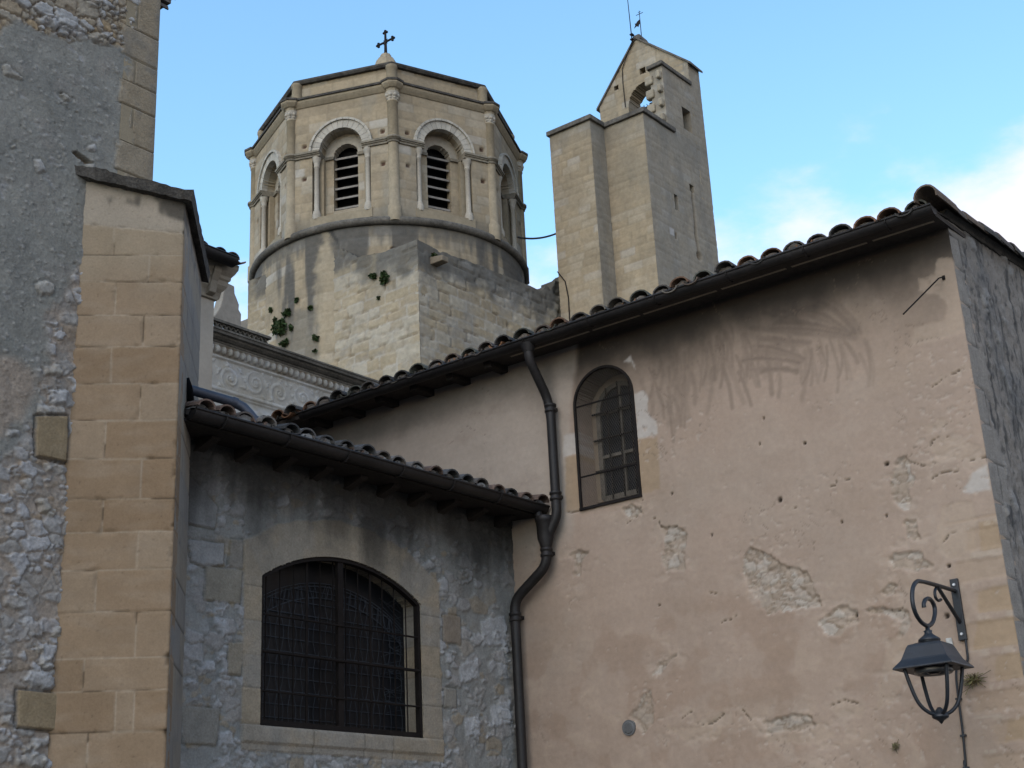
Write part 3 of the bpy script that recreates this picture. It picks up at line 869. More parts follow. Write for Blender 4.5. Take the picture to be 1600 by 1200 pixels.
def wing_fn(U, V):
    n1 = fbm(U * 1.1, V * 1.1, 203, 5); n2 = fbm(U * 5, V * 5, 209, 5); n3 = fbm(U * 20, V * 20, 221, 4)
    stone, a, b, rel, w3 = rubble(U, V, .155, .105, 225)
    expo = sstep(.30, .62, a + .5 * n1 + .35 * n2 + .12 * sstep(4.3, 3.5, V))
    stone = stone * expo
    col = np.ones(U.shape + (3,)) * V3(.268, .268, .248)
    col = mixc(col, (.21, .214, .20), sstep(-.1, .4, n2 + n1))
    col = mixc(col, (.27, .245, .21), sstep(.05, .45, fbm(U * 3, V * 3, 231, 4)) * .7)
    sc = mixc(np.ones(U.shape + (3,)) * V3(.32, .305, .285), (.41, .41, .405), sstep(.55, .95, b))
    sc = mixc(sc, (.30, .25, .18), sstep(.28, .1, b))
    sc = sc * (1 + .28 * w3)[..., None]
    col = col + (sc - col) * (stone * .85)[..., None]
    h = .018 * n1 + .009 * n2 + .003 * n3 + rel * expo * .017 - .003
    for P_ in WHITE:
        m = near(U, V, P_, .06)
        mk = sstep(-.006, .012, poly_sdf(U[m], V[m], P_) + .035 * n2[m] + .02 * n3[m])
        col[m] = mixc(col[m], (.42, .425, .425), mk * (.75 + .3 * n2[m])); h[m] += .012 * mk * (1 + n2[m])
    for P_, c_ in zip(DRESSED, DCOL):
        m = near(U, V, P_, .06)
        s = poly_sdf(U[m], V[m], P_) + .008 * n2[m]
        mk = sstep(-.004, .006, s)
        hh = .006 + .003 * n2[m] + .0015 * n3[m]
        col[m] = mixc(col[m], np.array(c_), mk * .92) - (sstep(.012, .0, np.abs(s + .006)) * .09)[:, None]
        h[m] = lerp(h[m], hh, mk) - .012 * sstep(.010, .0, np.abs(s + .008))
    # dressed surround: jamb stones, flat arch ring, sill course
    so = np.minimum(np.minimum(U - SUR_L + .012 * n2, SUR_R - U + .03 * n2), V - SUR_B)
    ring = WR + .30 + .03 * n2 - np.hypot(U - WC, V - WZ)
    sm = np.minimum(so, np.where(V > 4.05, ring, 9)) 
    mk = sstep(-.004, .006, sm)
    beds = [2.0, SUR_B, 2.955, 3.22, 3.46, 3.72, 3.98, 4.25, 9]
    dj, r1, r2, _ = ashlar(U, V, beds, lambda k: [-2.52, -1.98, -1.66] if k == 1 else [-2.16], 12)
    ang = np.arctan2(U - WC, V - WZ) / .19 + .5
    vo = (V > 4.0 + .06 * np.abs(U - WC))
    dja = np.abs(ang - np.round(ang)) * .19 * WR
    dj = np.where(vo, dja, dj); r1 = np.where(vo, _h(np.floor(ang + .5).astype(np.int64), np.zeros(U.shape, np.int64), 31), r1)
    dc = np.ones(U.shape + (3,)) * V3(.345, .285, .20)
    dc = mixc(dc, (.31, .28, .23), r1); dc = mixc(dc, (.34, .27, .18), sstep(.0, .4, n2 + .3 * n1) * .5)
    dc = dc * (1 - .35 * sstep(.005, .0015, dj) * np.where(vo, .35, 1))[..., None]
    col = col + (dc - col) * (mk * .95)[..., None]
    h = lerp(h, .004 + .002 * n2 + .001 * n3 - .005 * sstep(.006, .002, dj), mk) - .008 * sstep(.008, .0, np.abs(sm + .006))
    h = h + .016 * sstep(.0, .006, np.minimum(np.minimum(np.minimum(U - SUR_L, SUR_R - U), V - SUR_B - .055), 2.95 - V + .0)) 
    # soot and rain film, with painted eave shade, running down in tongues
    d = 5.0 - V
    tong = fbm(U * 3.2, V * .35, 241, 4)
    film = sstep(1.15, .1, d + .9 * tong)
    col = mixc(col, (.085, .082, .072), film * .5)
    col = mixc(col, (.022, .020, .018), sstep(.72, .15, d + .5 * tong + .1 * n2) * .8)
    grey = sstep(.15, .5, fbm(U * 2.2, V * .7, 251, 4)) * sstep(.3, .8, d)
    col = mixc(col, (.20, .205, .20), grey * .35)
    corner_dark = sstep(-.45, -.05, U + .12 * n2) * sstep(4.2, 4.8, V + .2 * n1)  # darker towards the inner corner, high on the wall
    col = mixc(col, (.05, .046, .038), corner_dark * .5)
    return h, col * (1 + .12 * n3 + .10 * n2)[..., None]
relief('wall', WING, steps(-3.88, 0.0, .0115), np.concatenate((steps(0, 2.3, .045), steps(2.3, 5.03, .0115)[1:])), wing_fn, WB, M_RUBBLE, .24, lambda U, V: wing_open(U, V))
mb = MB(); mb.col = (.2, .19, .18)
mb.hexa([WING(-4.2, 0, -.3), WING(-.02, 0, -.3), WING(-.02, 0, -.34), WING(-4.2, 0, -.34), WING(-4.2, 2.5, -.3), WING(-.02, 2.5, -.3), WING(-.02, 2.5, -.34), WING(-4.2, 2.5, -.34)])
mb.hexa([WING(-4.2, 0, -3.8), WING(-.02, 0, -3.8), WING(-.02, 0, -4.0), WING(-4.2, 0, -4.0), WING(-4.2, 5.9, -3.8), WING(-.02, 5.9, -3.8), WING(-.02, 5.9, -4.0), WING(-4.2, 5.9, -4.0)])
mb.build('rear_wall', M_RUBBLE, WB)
MOSSY = [(.14, .12, .105), (.105, .10, .095), (.19, .13, .10), (.085, .085, .085), (.22, .20, .18), (.16, .11, .085)]
tile_roof('roof', WING(0, 5.085), XD, WN, -4.1, -.02, 4.4, R(13), .205, WB, .46, 23, MOSSY, wtip=.086)
plugs('tile_mortar', WING, 5.085, -4.1, -.02, .205, .455, .078, (.27, .265, .255), WB, 3)
mb = MB()
mb.hexa([WING(-4.1, 5.02, -.05), WING(0, 5.02, -.05), WING(0, 4.985, .36), WING(-4.1, 4.985, .36), WING(-4.1, 5.04, -.05), WING(0, 5.04, -.05), WING(0, 5.005, .36), WING(-4.1, 5.005, .36)])
mb.build('soffit_board', M_WOOD, WB)
for i in range(10):
    mb = MB(); t = -3.72 + i * .385
    mb.hexa([WING(t, 4.91, -.02), WING(t + .08, 4.91, -.02), WING(t + .08, 4.97, .20), WING(t, 4.97, .20), WING(t, 5.015, -.02), WING(t + .08, 5.015, -.02), WING(t + .08, 4.995, .21), WING(t, 4.995, .21)])
    mb.build('rafter_tail', M_WOOD, WB)
mb = MB(); half_gutter(mb, WING(-4.075, 5.055, .40), WING(-.012, 5.055, .40), .066, WN)
g_ = mb.build('gutter', M_GUTTER, WB)
for t in np.arange(-3.8, -.1, .62):
    mb = MB()
    pr = [WING(t, 5.055, .40) - WN * (math.cos(a) * .071) - ZD * (math.sin(a) * .071) for a in np.linspace(0, math.pi, 9)]
    for a, b in zip(pr[:-1], pr[1:]):
        mb.bar(a, b, .022, .006, XD)
    mb.bar(pr[0], WING(t, 5.06, .2), .022, .006, XD)
    mb.build('gutter_bracket', M_GUTTER, g_)
# lead flashing against the buttress and the lead overflow pipe that lies on the tiles
mb = MB()
fl = [(-.34, 5.10), (-.30, 5.16), (-.1, 5.21), (.2, 5.28), (.55, 5.36)]
row = []
for k, (nb, z) in enumerate(fl):
    row.append([WING(-4.04 + .02 * nb * -1 - .18 * max(0, nb) * 0, z + .16 + .02 * (k % 2), -nb + .02), WING(-3.99, z + .03, -nb), WING(-3.90, z + .005 + .012 * (k % 2), -nb), WING(-3.80, z + .05, -nb), WING(-3.74, z + .02, -nb)])
vs_ = [p for r_ in row for p in r_]
fs = [(i * 5 + j, i * 5 + j + 1, (i + 1) * 5 + j + 1, (i + 1) * 5 + j) for i in range(len(row) - 1) for j in range(4)]
mb.add(vs_, fs, True); mb.add([p - ZD * .006 for p in vs_], [f[::-1] for f in fs], True)
mb.build('flashing', M_LEAD, WB)
(s0, zz0), (s1, zz1), (s2, zz2) = [(-3.928,5.145),(-3.568,5.15),(-3.418,5.063)]
mb = MB()
P0 = [WING(s0 - .32, 5.36, .0), WING(s0, 5.34, .12), WING(s1 - .10, 5.285, .24), WING(s1, 5.27, .27), WING(s1 + .055, 5.235, .31), WING(s1 + .085, 5.18, .345), WING(s2 - .03, 5.12, .375), WING(s2 - .01, 5.07, .39)]
mb.tube(P0, .038, 14)
for i in (3, 6):
    d_ = (P0[i + 1] - P0[i - 1]) / np.linalg.norm(P0[i + 1] - P0[i - 1])
    mb.tube([P0[i] - d_ * .02, P0[i] + d_ * .02], .043, 14)
mb.build('overflow_pipe', M_LEAD, WB)
# the window
c, r = (WO[0] + WO[1]) / 2, (WO[1] - WO[0]) / 2
def wtop(u, off=0):
    return WZ + math.sqrt((WR - off) ** 2 - (u - WC) ** 2)
fm = MB()
n = -.035
pts = [WING(WO[0] + .012, WO[2], n)] + [WING(u, wtop(u, .012), n) for u in np.linspace(WO[0] + .012, WO[1] - .012, 24)] + [WING(WO[1] - .012, WO[2], n)]
for a, b in zip(pts[:-1], pts[1:]):
    fm.bar(a, b, .034, .05, WN)
fm.bar(WING(WO[0], WO[2] + .02, n), WING(WO[1], WO[2] + .02, n), .05, .04, WN)
um = [(-2.195,3.666)][0][0]
fm.bar(WING(um, WO[2], n - .005), WING(um, wtop(um), n - .005), .058, .035, WN)
w_ = fm.build('window', M_IRON, WB)
gb = MB()
ZB = [[(-3.04,3.781),(-1.31,3.782)][0][1], [(-3.035,3.502),(-1.294,3.503)][0][1], [(-3.049,3.206),(-1.321,3.21)][0][1]]
for z, rr_ in zip(ZB, (.008, .013, .008)):
    gb.tube([WING(WO[0] + .004, z, n + .018), WING(WO[1] - .004, z, n + .018)], rr_, 8)
uu = np.linspace(WO[0] + .10, WO[1] - .12, 12)
for i, u in enumerate(uu):
    gb.bar(WING(u, WO[2], n - .03), WING(u, wtop(u, .02), n - .03), .007 if i not in (3, 8) else .02, .008, WN)
gb.build('iron_grille', M_IRON, w_)
lt = MB()
nl = -.19
L0_, L1_ = WO[0] + .02, WO[1] - .03
arc_r = WR - .17
def ltop(u): return min(wtop(u, .19), 9)
for k in range(13):
    u0 = L0_ + (L1_ - L0_) * (k + .5) / 13
    for sg in (1, -1):
        z = WO[2] + .03; p = []
        while z < ltop(u0):
            ph = (z - 2.95) / .30
            p.append(WING(u0 + sg * (.012 + .030 * abs(math.sin(math.pi * ph))), z, nl)); z += .03
        for a, b in zip(p[:-1], p[1:]):
            lt.bar(a, b, .0045, .004, WN)
z = WO[2] + .1
while z < wtop(L0_) + .1:
    us_ = [u for u in np.linspace(L0_, L1_, 40) if ltop(u) > z]
    if len(us_) > 1:
        lt.bar(WING(us_[0], z, nl), WING(us_[-1], z, nl), .006, .004, WN)
    z += .102
for off in (.18, .205, .30):
    p = [WING(u, wtop(u, off) , nl) for u in np.linspace(L0_, L1_, 30)]
    for a, b in zip(p[:-1], p[1:]):
        lt.bar(a, b, .007, .005, WN)
rg = random.Random(4)
for k in range(34):
    u = L0_ + (L1_ - L0_) * k / 33; du = rg.uniform(-.05, .05)
    if L0_ < u + du < L1_:
        lt.bar(WING(u, wtop(u, .30), nl), WING(u + du, wtop(u + du, .19), nl), .005, .004, WN)
for k in range(30):                                      # fan of cames in the right-hand corner
    z = 3.2 + k * .034
    lt.bar(WING(L1_ - .02, z, nl), WING(L1_ - .02 - rg.uniform(.1, .26), z + rg.uniform(-.12, .16), nl), .0045, .004, WN)
lt.build('leaded_lattice', M_LATTICE, w_)
gp = MB(); gp.prism([WING(WO[0] - .02, WO[2] - .02, -.205)] + [WING(u, wtop(u, -.02), -.205) for u in np.linspace(WO[0] - .02, WO[1] + .02, 24)] + [WING(WO[1] + .02, WO[2] - .02, -.205)], -WN * .006)
gp.build('pane', M_GLASS, w_)
mb = MB()
mb.box(WING, -3.4, -.9, 2.7, 4.6, -.9, -.28)
mb.build('dark_room', M_DARK, w_)

# ------------------------------------------------------------------ tall building on the left with its diagonal buttress
TB = thing('tall_stone_building', LF + XD * .5, 'tall grey-rendered rubble building at the left edge with ochre corner stones and a diagonal buttress', 'building')
LCU = .565                                        # corner of the building along the left wall
LQ = [z for _, z in [(0.516,8.153),(0.541,7.884),(0.557,7.672),(0.555,7.46),(0.558,7.148),(0.565,6.891),(0.57,6.655)]]
LQL = {}
RUB = [(-4.196,7.716),(-4.127,7.333),(-1.044,7.398),(-0.766,7.585),(-0.638,7.766),(-0.471,7.757),(-0.336,7.74),(-0.201,7.75),(-0.044,7.893),(0.071,7.869),(0.299,7.932),(0.498,8.144),(0.473,8.669),(-1.268,9.824)]
LOWMIX = [(0.041,6.132),(-0.076,5.918),(-0.139,5.703),(-0.259,5.619),(-0.207,5.256),(-0.29,5.049),(-0.252,4.876),(-0.419,4.571),(-0.665,4.264),(-2.833,3.063),(-2.96,0.834),(0.344,1.797),(0.063,6.215)]
BLK = [[(-0.268,4.827),(-0.026,4.884),(-0.013,4.558),(-0.252,4.554)], [(-0.261,3.022),(0.036,3.022),(0.034,2.789),(-0.248,2.8)]]
PINKISH = [(-0.75,5.2),(-0.422,5.198),(-0.269,5.1),(-0.283,4.96),(-0.387,4.755),(-0.68,4.43)]
LWHITE = [[(-0.493,7.819),(-0.437,7.896),(-0.349,7.918),(-0.309,7.855),(-0.351,7.816),(-0.431,7.822)], [(-0.328,7.873),(-0.269,7.943),(-0.16,7.947),(-0.1,7.892),(-0.153,7.844),(-0.262,7.832)],
 [(-0.737,7.336),(-0.696,7.355),(-0.573,7.297),(-0.639,7.268),(-0.714,7.268)], [(-0.278,7.306),(-0.208,7.319),(-0.144,7.312),(-0.222,7.268)], [(-0.03,6.818),(0.058,6.853),(0.072,6.779),(-0.008,6.748)],
 [(-0.013,6.966),(0.049,7.008),(0.06,6.969),(0.007,6.938)], [(-0.064,7.9),(0.026,7.972),(0.15,7.976),(0.145,7.897),(0.032,7.871)], [(-0.62,6.736),(-0.573,6.772),(-0.562,6.734),(-0.61,6.706)],
 [(-0.424,6.696),(-0.375,6.724),(-0.332,6.648),(-0.384,6.61)], [(-0.298,7.832),(-0.244,7.84),(-0.186,7.794),(-0.22,7.759)], [(-0.119,8.184),(0.046,8.269),(0.047,8.193),(-0.061,8.157)],
 [(-0.483,4.694),(-0.377,4.709),(-0.373,4.655),(-0.469,4.643)], [(-0.263,4.904),(-0.061,4.952),(-0.036,4.891),(-0.247,4.832)], [(-0.17,5.031),(-0.047,5.052),(-0.05,4.955),(-0.153,4.94)],
 [(-0.183,4.51),(-0.084,4.549),(-0.014,4.517),(-0.027,4.464),(-0.149,4.462)], [(-0.35,4.367),(-0.293,4.393),(-0.249,4.336),(-0.306,4.307)], [(-0.224,4.265),(-0.136,4.281),(-0.07,4.211),(-0.188,4.181)],
 [(-0.229,4.251),(-0.16,4.272),(-0.058,4.202),(-0.1,4.163),(-0.171,4.182)], [(-0.269,3.451),(-0.221,3.479),(-0.109,3.462),(-0.092,3.351),(-0.195,3.362)],
 [(-0.413,3.591),(-0.333,3.623),(-0.247,3.597),(-0.251,3.543),(-0.324,3.512),(-0.399,3.533)], [(-0.047,3.439),(0.005,3.445),(0.018,3.385),(-0.033,3.372)], [(-0.239,3.078),(-0.178,3.142),(-0.06,3.152),(0.01,3.129),(0.007,3.047),(-0.085,3.035)],
 [(-0.116,3.221),(-0.051,3.257),(-0.003,3.187),(-0.078,3.166)], [(-0.366,2.846),(-0.295,2.865),(-0.279,2.809),(-0.362,2.8)], [(-0.129,2.725),(-0.006,2.76),(-0.002,2.703),(-0.108,2.669)],
 [(-0.251,2.62),(-0.106,2.641),(-0.031,2.644),(-0.034,2.565),(-0.246,2.557)], [(-0.208,2.685),(-0.135,2.696),(-0.14,2.653),(-0.188,2.644)], [(-0.157,3.314),(-0.09,3.321),(-0.095,3.276),(-0.145,3.266)],
 [(-0.349,5.765),(-0.279,5.807),(-0.195,5.803),(-0.2,5.731),(-0.302,5.69)], [(-0.244,5.196),(-0.133,5.235),(-0.078,5.2),(-0.086,5.159),(-0.219,5.135)]]
HOLEC = [(-0.133,6.878),(-0.09,6.903),(-0.017,6.885),(0.058,6.861),(-0.013,6.833),(-0.068,6.847)]
def left_fn(U, V):
    n1 = fbm(U * 1.6, V * 1.6, 303, 5); n2 = fbm(U * 6, V * 6, 309, 5); n3 = fbm(U * 24, V * 24, 321, 4)
    rub = sstep(-.02, .03, poly_sdf(U, V, RUB) + .08 * n2)
    mixl = sstep(-.05, .06, poly_sdf(U, V, LOWMIX) + .12 * n2)
    # grey render
    col = np.ones(U.shape + (3,)) * V3(.27, .262, .228)
    col = mixc(col, (.215, .212, .188), sstep(-.2, .35, n1 + .4 * n2)); col = mixc(col, (.27, .25, .22), sstep(.1, .5, fbm(U * 4, V * 4, 331, 5)) * .6)
    blue = sstep(.0, .4, fbm(U * 1.4, V * .9, 341, 4)) * sstep(6.9, 6.2, V)
    col = mixc(col, (.125, .13, .133), blue * .4)
    h = .014 * n1 + .007 * n2 + .003 * n3
    q1, q2, qa, qb = worley(U / .028 + .3 * n3, V / .022 + .3 * n3, 351)
    pb_ = sstep(.84, .9, qa + .12 * n1) * sstep(.42, .2, q1)
    col = mixc(col, (.36, .345, .31), pb_ * .75); h = h + .006 * pb_
    sc_ = sstep(.28, .46, fbm(U * 5.5, V * 9, 357, 5)); col = mixc(col, (.36, .35, .33), sc_ * .75); h = h - .006 * sc_
    dk_ = sstep(.25, .5, fbm(U * 13, V * 13, 359, 4)); col = mixc(col, (.11, .105, .095), dk_ * .5)
    pk = sstep(-.04, .05, poly_sdf(U, V, PINKISH) + .06 * n2)
    col = mixc(col, (.33, .265, .205), pk * .8)
    # rubble, fully bare above, half smothered below
    s_up, a, b, rel, w3 = rubble(U, V, .15, .10, 325)
    cs = mixc(np.ones(U.shape + (3,)) * V3(.33, .29, .225), (.38, .375, .36), sstep(.4, .8, b)); cs = mixc(cs, (.37, .28, .17), sstep(.25, .05, b))
    cm = np.ones(U.shape + (3,)) * V3(.25, .20, .145); cm = mixc(cm, (.17, .13, .09), sstep(0, .4, n2))
    cs = cs * (1 + .3 * w3)[..., None]
    cu = cm + (cs - cm) * s_up[..., None]
    col = col + (cu - col) * rub[..., None]
    h = lerp(h, .004 * n2 + rel * .034 - .016, rub)
    ex, ga, gb, rel2, w4 = rubble(U, V, .135, .092, 345)
    keep = sstep(.18, .5, ga + .4 * n1 + .35 * n2)
    ex = ex * keep
    cl = np.ones(U.shape + (3,)) * V3(.33, .275, .22); cl = mixc(cl, (.26, .235, .205), sstep(-.1, .35, n2))
    cl2 = mixc(np.ones(U.shape + (3,)) * V3(.31, .295, .27), (.40, .40, .40), sstep(.45, .9, gb)); cl2 = mixc(cl2, (.30, .225, .15), sstep(.25, .05, gb))
    cl2 = cl2 * (1 + .3 * w4)[..., None]
    cl = cl + (cl2 - cl) * (ex * .85)[..., None]
    mm = mixl * (1 - rub)
    col = col + (cl - col) * mm[..., None]
    h = h + mm * (rel2 * keep * .018 - .006 + .004 * n3)
    for P_ in LWHITE:
        m = near(U, V, P_, .06)
        s = poly_sdf(U[m], V[m], P_) + .03 * n2[m] + .018 * n3[m]
        mk = sstep(-.006, .008, s)
        t_ = .5 + .5 * np.sin(P_[0][0] * 97 + P_[0][1] * 61)
        col[m] = mixc(col[m], V3(.39, .39, .385) * t_ + V3(.36, .335, .285) * (1 - t_), mk * (.7 + .45 * n2[m] + .2 * n3[m]))
        h[m] += .016 * sstep(-.006, .02, s) - .008 * sstep(.012, .0, np.abs(s + .008))
    # corner stones
    dj, r1, r2, _ = ashlar(U, V, [0] + sorted(LQ) + [99], lambda k: [LCU - (.20 if k % 2 else .33)], 17)
    k = np.searchsorted(sorted(LQ), V)
    ql = np.where(k % 2 == 0, .335, .22) + .09 * n2 + .09 * fbm(U * 3, V * 3, 377, 4)
    q = sstep(.012, -.012, LCU - U - ql) * (V > 6.4)
    ren = sstep(.12, .0, fbm(U * 2.4, V * 2.0, 371, 4) - .02 + .3 * (LCU - U - .2)) 
    q = q * np.where(V > 7.9, 1, lerp(.0, 1, sstep(.42, .2, LCU - U + .25 * n2 - .04)))
    dq = np.ones(U.shape + (3,)) * V3(.29, .235, .158); dq = mixc(dq, (.29, .25, .19), r1); dq = mixc(dq, (.16, .155, .14), sstep(.05, .5, n2 + n1) * .45 + .4 * sstep(.07, .0, LCU - U))
    dq = dq * (1 - .6 * sstep(.009, .002, dj + .004 * n2))[..., None]
    col = col + (dq - col) * (q * .95)[..., None]
    h = lerp(h, .010 + .003 * n2 + .0015 * n3 - .012 * sstep(.010, .002, dj), q)
    for P_ in BLK:
        m = near(U, V, P_, .06)
        s = poly_sdf(U[m], V[m], P_) + .006 * n2[m]
        mk = sstep(-.003, .005, s)
        col[m] = mixc(col[m], (.27, .205, .12), mk * .95) * (1 - .6 * sstep(.014, .0, np.abs(s + .008)))[:, None]
        h[m] = lerp(h[m], .014 + .003 * n2[m], mk) - .014 * sstep(.012, .0, np.abs(s + .01))
    m = near(U, V, HOLEC, .06)
    s = poly_sdf(U[m], V[m], HOLEC) + .012 * n2[m]
    mk = sstep(-.004, .01, s); col[m] = mixc(col[m], (.12, .085, .05), mk * .8); h[m] -= .04 * mk
    pit = sstep(.80, .86, pn(U * 30, V * 30, 381) + .2 * n1)
    h -= .012 * pit
    return h, col * (1 + .13 * n3 + .12 * n2)[..., None]
relief('wall', LEFT, np.concatenate((steps(-6.5, -1.1, .03), steps(-1.1, LCU, .0095)[1:])), np.concatenate((steps(0, 2.4, .05), steps(2.4, 8.8, .0095)[1:], steps(8.8, 8.9, .05)[1:])),
       left_fn, TB, M_RUBBLE, .3)
mb = MB(); mb.col = (.28, .25, .2)
corner = LEFT(LCU, 0, -.001)
RS = Frame(corner, YD, XD)                        # return wall, faces the church
mb.box(RS, 0.30, 9, 0, 8.62, -.35, -.002)
mb.prism([LEFT(-6.5, 8.9, -.30), LEFT(LCU, 8.9, -.30), LEFT(LCU, 8.9, -.001), LEFT(-6.5, 11.0, -.001), LEFT(-6.5, 11.0, -.30)], V3(0, 0, .02))
mb.prism([LEFT(LCU - .001, 8.88, -.01), LEFT(-6.5, 8.88, -.01), LEFT(-6.5, 11.6, -.01)], -WN * .3)
mb.box(LEFT, -6.5, LCU - .3, 0, 9, -9, -8.7)
mb.box(LEFT, -6.5, -6.2, 0, 9, -8.7, -.31)
mb.build('rear_wall', M_RUBBLE, TB)
mb = MB(); mb.col = (.3, .25, .17)                # the corner stones' return on the church side
zz = [0, .35] + [.35 + .31 * k for k in range(1, 20)] + sorted(LQ) + [8.62]
zz = sorted(z for z in zz if z < 6.6 or z in LQ or z == 8.62)
for k, (a, b) in enumerate(zip(zz[:-1], zz[1:])):
    mb.box(RS, -.004, .34 if k % 2 else .22, a + .003, b - .003, -.3, .012)
mb.build('corner_stone', M_ASHLAR, TB)
mb = MB(); rg = random.Random(9)                  # double tile cornice and roof on the church side
for j, (z, o) in enumerate(((8.50, .10), (8.63, .17))):
    for i in range(42):
        mb.col = tuple(np.array((.10, .085, .075)) * rg.uniform(.7, 1.3))
        t = .0 + i * .2
        ring = [RS(t + .09 + math.cos(a) * .085, z + math.sin(a) * .075, o) for a in np.linspace(0, math.pi, 7)] + [RS(t + .09 + math.cos(a) * .07, z + math.sin(a) * .06, o) for a in np.linspace(math.pi, 0, 7)]
        mb.prism(ring, -XD * (o + .25))
    mb.col = (.14, .125, .11)
    mb.box(RS, -.0, 8.6, z + .062, z + .085, -.2, o + .015)
mb.build('tile_cornice', M_TILE, TB)
mb = MB(); mb.col = (.12, .095, .08)
A_ = [RS(-.06, 8.74, .25), RS(9, 8.74, .25), RS(9, 11.3, -7.3), RS(-.06, 11.3, -7.3)]
mb.prism(A_, ZD * .1)
mb.build('roof', M_TILE, TB)

# buttress: coursed blocks, long side to the street
BZ = [z for _, z in [(-0.006,6.337),(-0.003,6.102),(-0.005,5.896),(-0.002,5.636),(-0.003,5.397),(-0.003,5.123),(-0.003,4.856),(0.002,4.58),(0.003,4.301),(0.002,4.071),(0.002,3.817),(0.003,3.535),(0.005,3.238),(0.005,3.027),(0.01,2.767),(0.011,2.486)]]
BJ = [u for u, _ in [(-0.491,6.215),(-0.236,5.995),(-0.461,5.766),(-0.253,5.517),(-0.463,5.263),(-0.255,4.993),(-0.477,4.722),(-0.226,4.442),(-0.47,4.192),(-0.235,3.947),(-0.486,3.686),(-0.216,3.39),(-0.538,3.151),(-0.326,2.902),(-0.487,2.645)]]
BJ2 = [(-0.207,2.898)][0][0]
bz = sorted(BZ)[::-1]
courses = [0, .28, .57, .85, 1.12, 1.40, 1.68, 1.95, 2.22] + sorted(BZ) + [9]
nb_ = len(courses)
def bj(k):
    i = nb_ - 2 - k                               # 0 = above the top bed
    if i == 0: return [-20]
    if i - 1 < len(BJ):
        return [BJ[i - 1]] + ([BJ2] if i == 14 else [])
    return [-.46 if k % 2 else -.24]
def butt_fn(U, V):
    n1 = fbm(U * 2, V * 2, 403, 5); n2 = fbm(U * 7, V * 7, 409, 5); n3 = fbm(U * 30, V * 30, 421, 4)
    wob = .006 * fbm(U * 2.5, V * 2.5, 431, 3)
    dj, r1, r2, vert = ashlar(U + wob, V + wob * 1.4, courses, bj, 27)
    col = np.ones(U.shape + (3,)) * V3(.272, .192, .119)
    col = mixc(col, (.295, .222, .148), r1 * .9); col = mixc(col, (.24, .162, .094), (r2 > .6) * .75)
    col = mixc(col, (.31, .24, .168), sstep(-.1, .45, fbm(U * 3, V * 9, 441, 4)) * .45)
    top = sstep(courses[-2] - .01, courses[-2] + .012, V + .012 * n2)
    col = mixc(col, (.36, .315, .265), top * .9)
    up = sstep(5.6, 6.3, V + .25 * n1)
    col = mixc(col, (.335, .285, .20), up * .5)
    # lime squeezed from the joints, open shadow gaps here and there
    jw = sstep(.009, .002, dj + .004 * n2)
    gap = sstep(.05, .25, fbm(U * 2.5, V * 5, 451, 3) + .05)
    col = mixc(col, (.40, .335, .25), jw * (1 - gap) * .5)
    col = mixc(col, (.085, .062, .04), sstep(.006, .002, dj) * gap * .8)
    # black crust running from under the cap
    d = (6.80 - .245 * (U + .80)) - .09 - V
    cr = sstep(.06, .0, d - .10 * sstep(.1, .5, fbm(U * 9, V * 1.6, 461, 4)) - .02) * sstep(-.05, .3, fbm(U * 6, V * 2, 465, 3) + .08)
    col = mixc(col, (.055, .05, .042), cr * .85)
    h = .004 * n1 + .0025 * n2 + .0012 * n3 + .004 * (r1 - .5) - .006 * sstep(.009, .002, dj) * (.4 + .6 * gap)
    edge = np.minimum(U + .735, -U)
    chip = sstep(.1, .4, fbm(U * 9, V * 7, 481, 4)); h = h - .010 * sstep(.012, .0, edge + .006 * n2) - .022 * sstep(.035, .0, edge) * chip - .010 * chip * sstep(.03, .0, dj)
    pit = sstep(.6, .75, pn(U * 42, V * 42, 471)); h = h - .003 * pit; col = col * (1 - .25 * pit)[..., None]
    return h, col * (1 + .06 * n3 + .06 * n2)[..., None]
BTOP = lambda U: 6.80 - .245 * (U + .80) - .06
def butt_map(U, V, H):
    return BUTT.arr(U, np.where(V > 6.1, 6.1 + (V - 6.1) * (BTOP(U) - 6.1) / .6, V), H)
b_ = relief('buttress', BUTT, steps(-.735, 0, .0095), np.concatenate((steps(0, 2.4, .05), steps(2.4, 6.7, .0095)[1:])), butt_fn, TB, M_ASHLAR, .25, None, None, butt_map)
BS = Frame(BUTT(0, 0, -.001), FD, SD)              # its right flank
def flank_fn(U, V):
    n1 = fbm(U * 2, V * 2, 503, 5); n2 = fbm(U * 7, V * 7, 509, 5); n3 = fbm(U * 30, V * 30, 521, 4)
    dj, r1, r2, _ = ashlar(U, V, courses, lambda k: [.38 if k % 2 else .62], 57)
    col = np.ones(U.shape + (3,)) * V3(.30, .265, .205); col = mixc(col, (.26, .25, .23), r1)
    col = mixc(col, (.18, .18, .172), sstep(0, .5, n1 + n2 * .5) * .6)
    col = mixc(col, (.07, .06, .05), sstep(.006, .002, dj) * .75)
    up = sstep(6.2, 6.45, V); col = mixc(col, (.10, .095, .085), up * sstep(-.1, .3, n2) * .7)
    return .003 * n1 + .002 * n2 - .005 * sstep(.009, .002, dj) + .001 * n3, col * (1 + .08 * n3 + .08 * n2)[..., None]
relief('buttress_flank', BS, steps(0, 1.35, .02), np.concatenate((steps(0, 2.4, .05), steps(2.4, 6.55, .02)[1:])), flank_fn, b_, M_ASHLAR, 0)
def cap_top(u): return 6.815 - .245 * (u + .80)
rg = random.Random(12)
mb = MB()
nu_, nd_ = 26, 18
top, bot = [], []
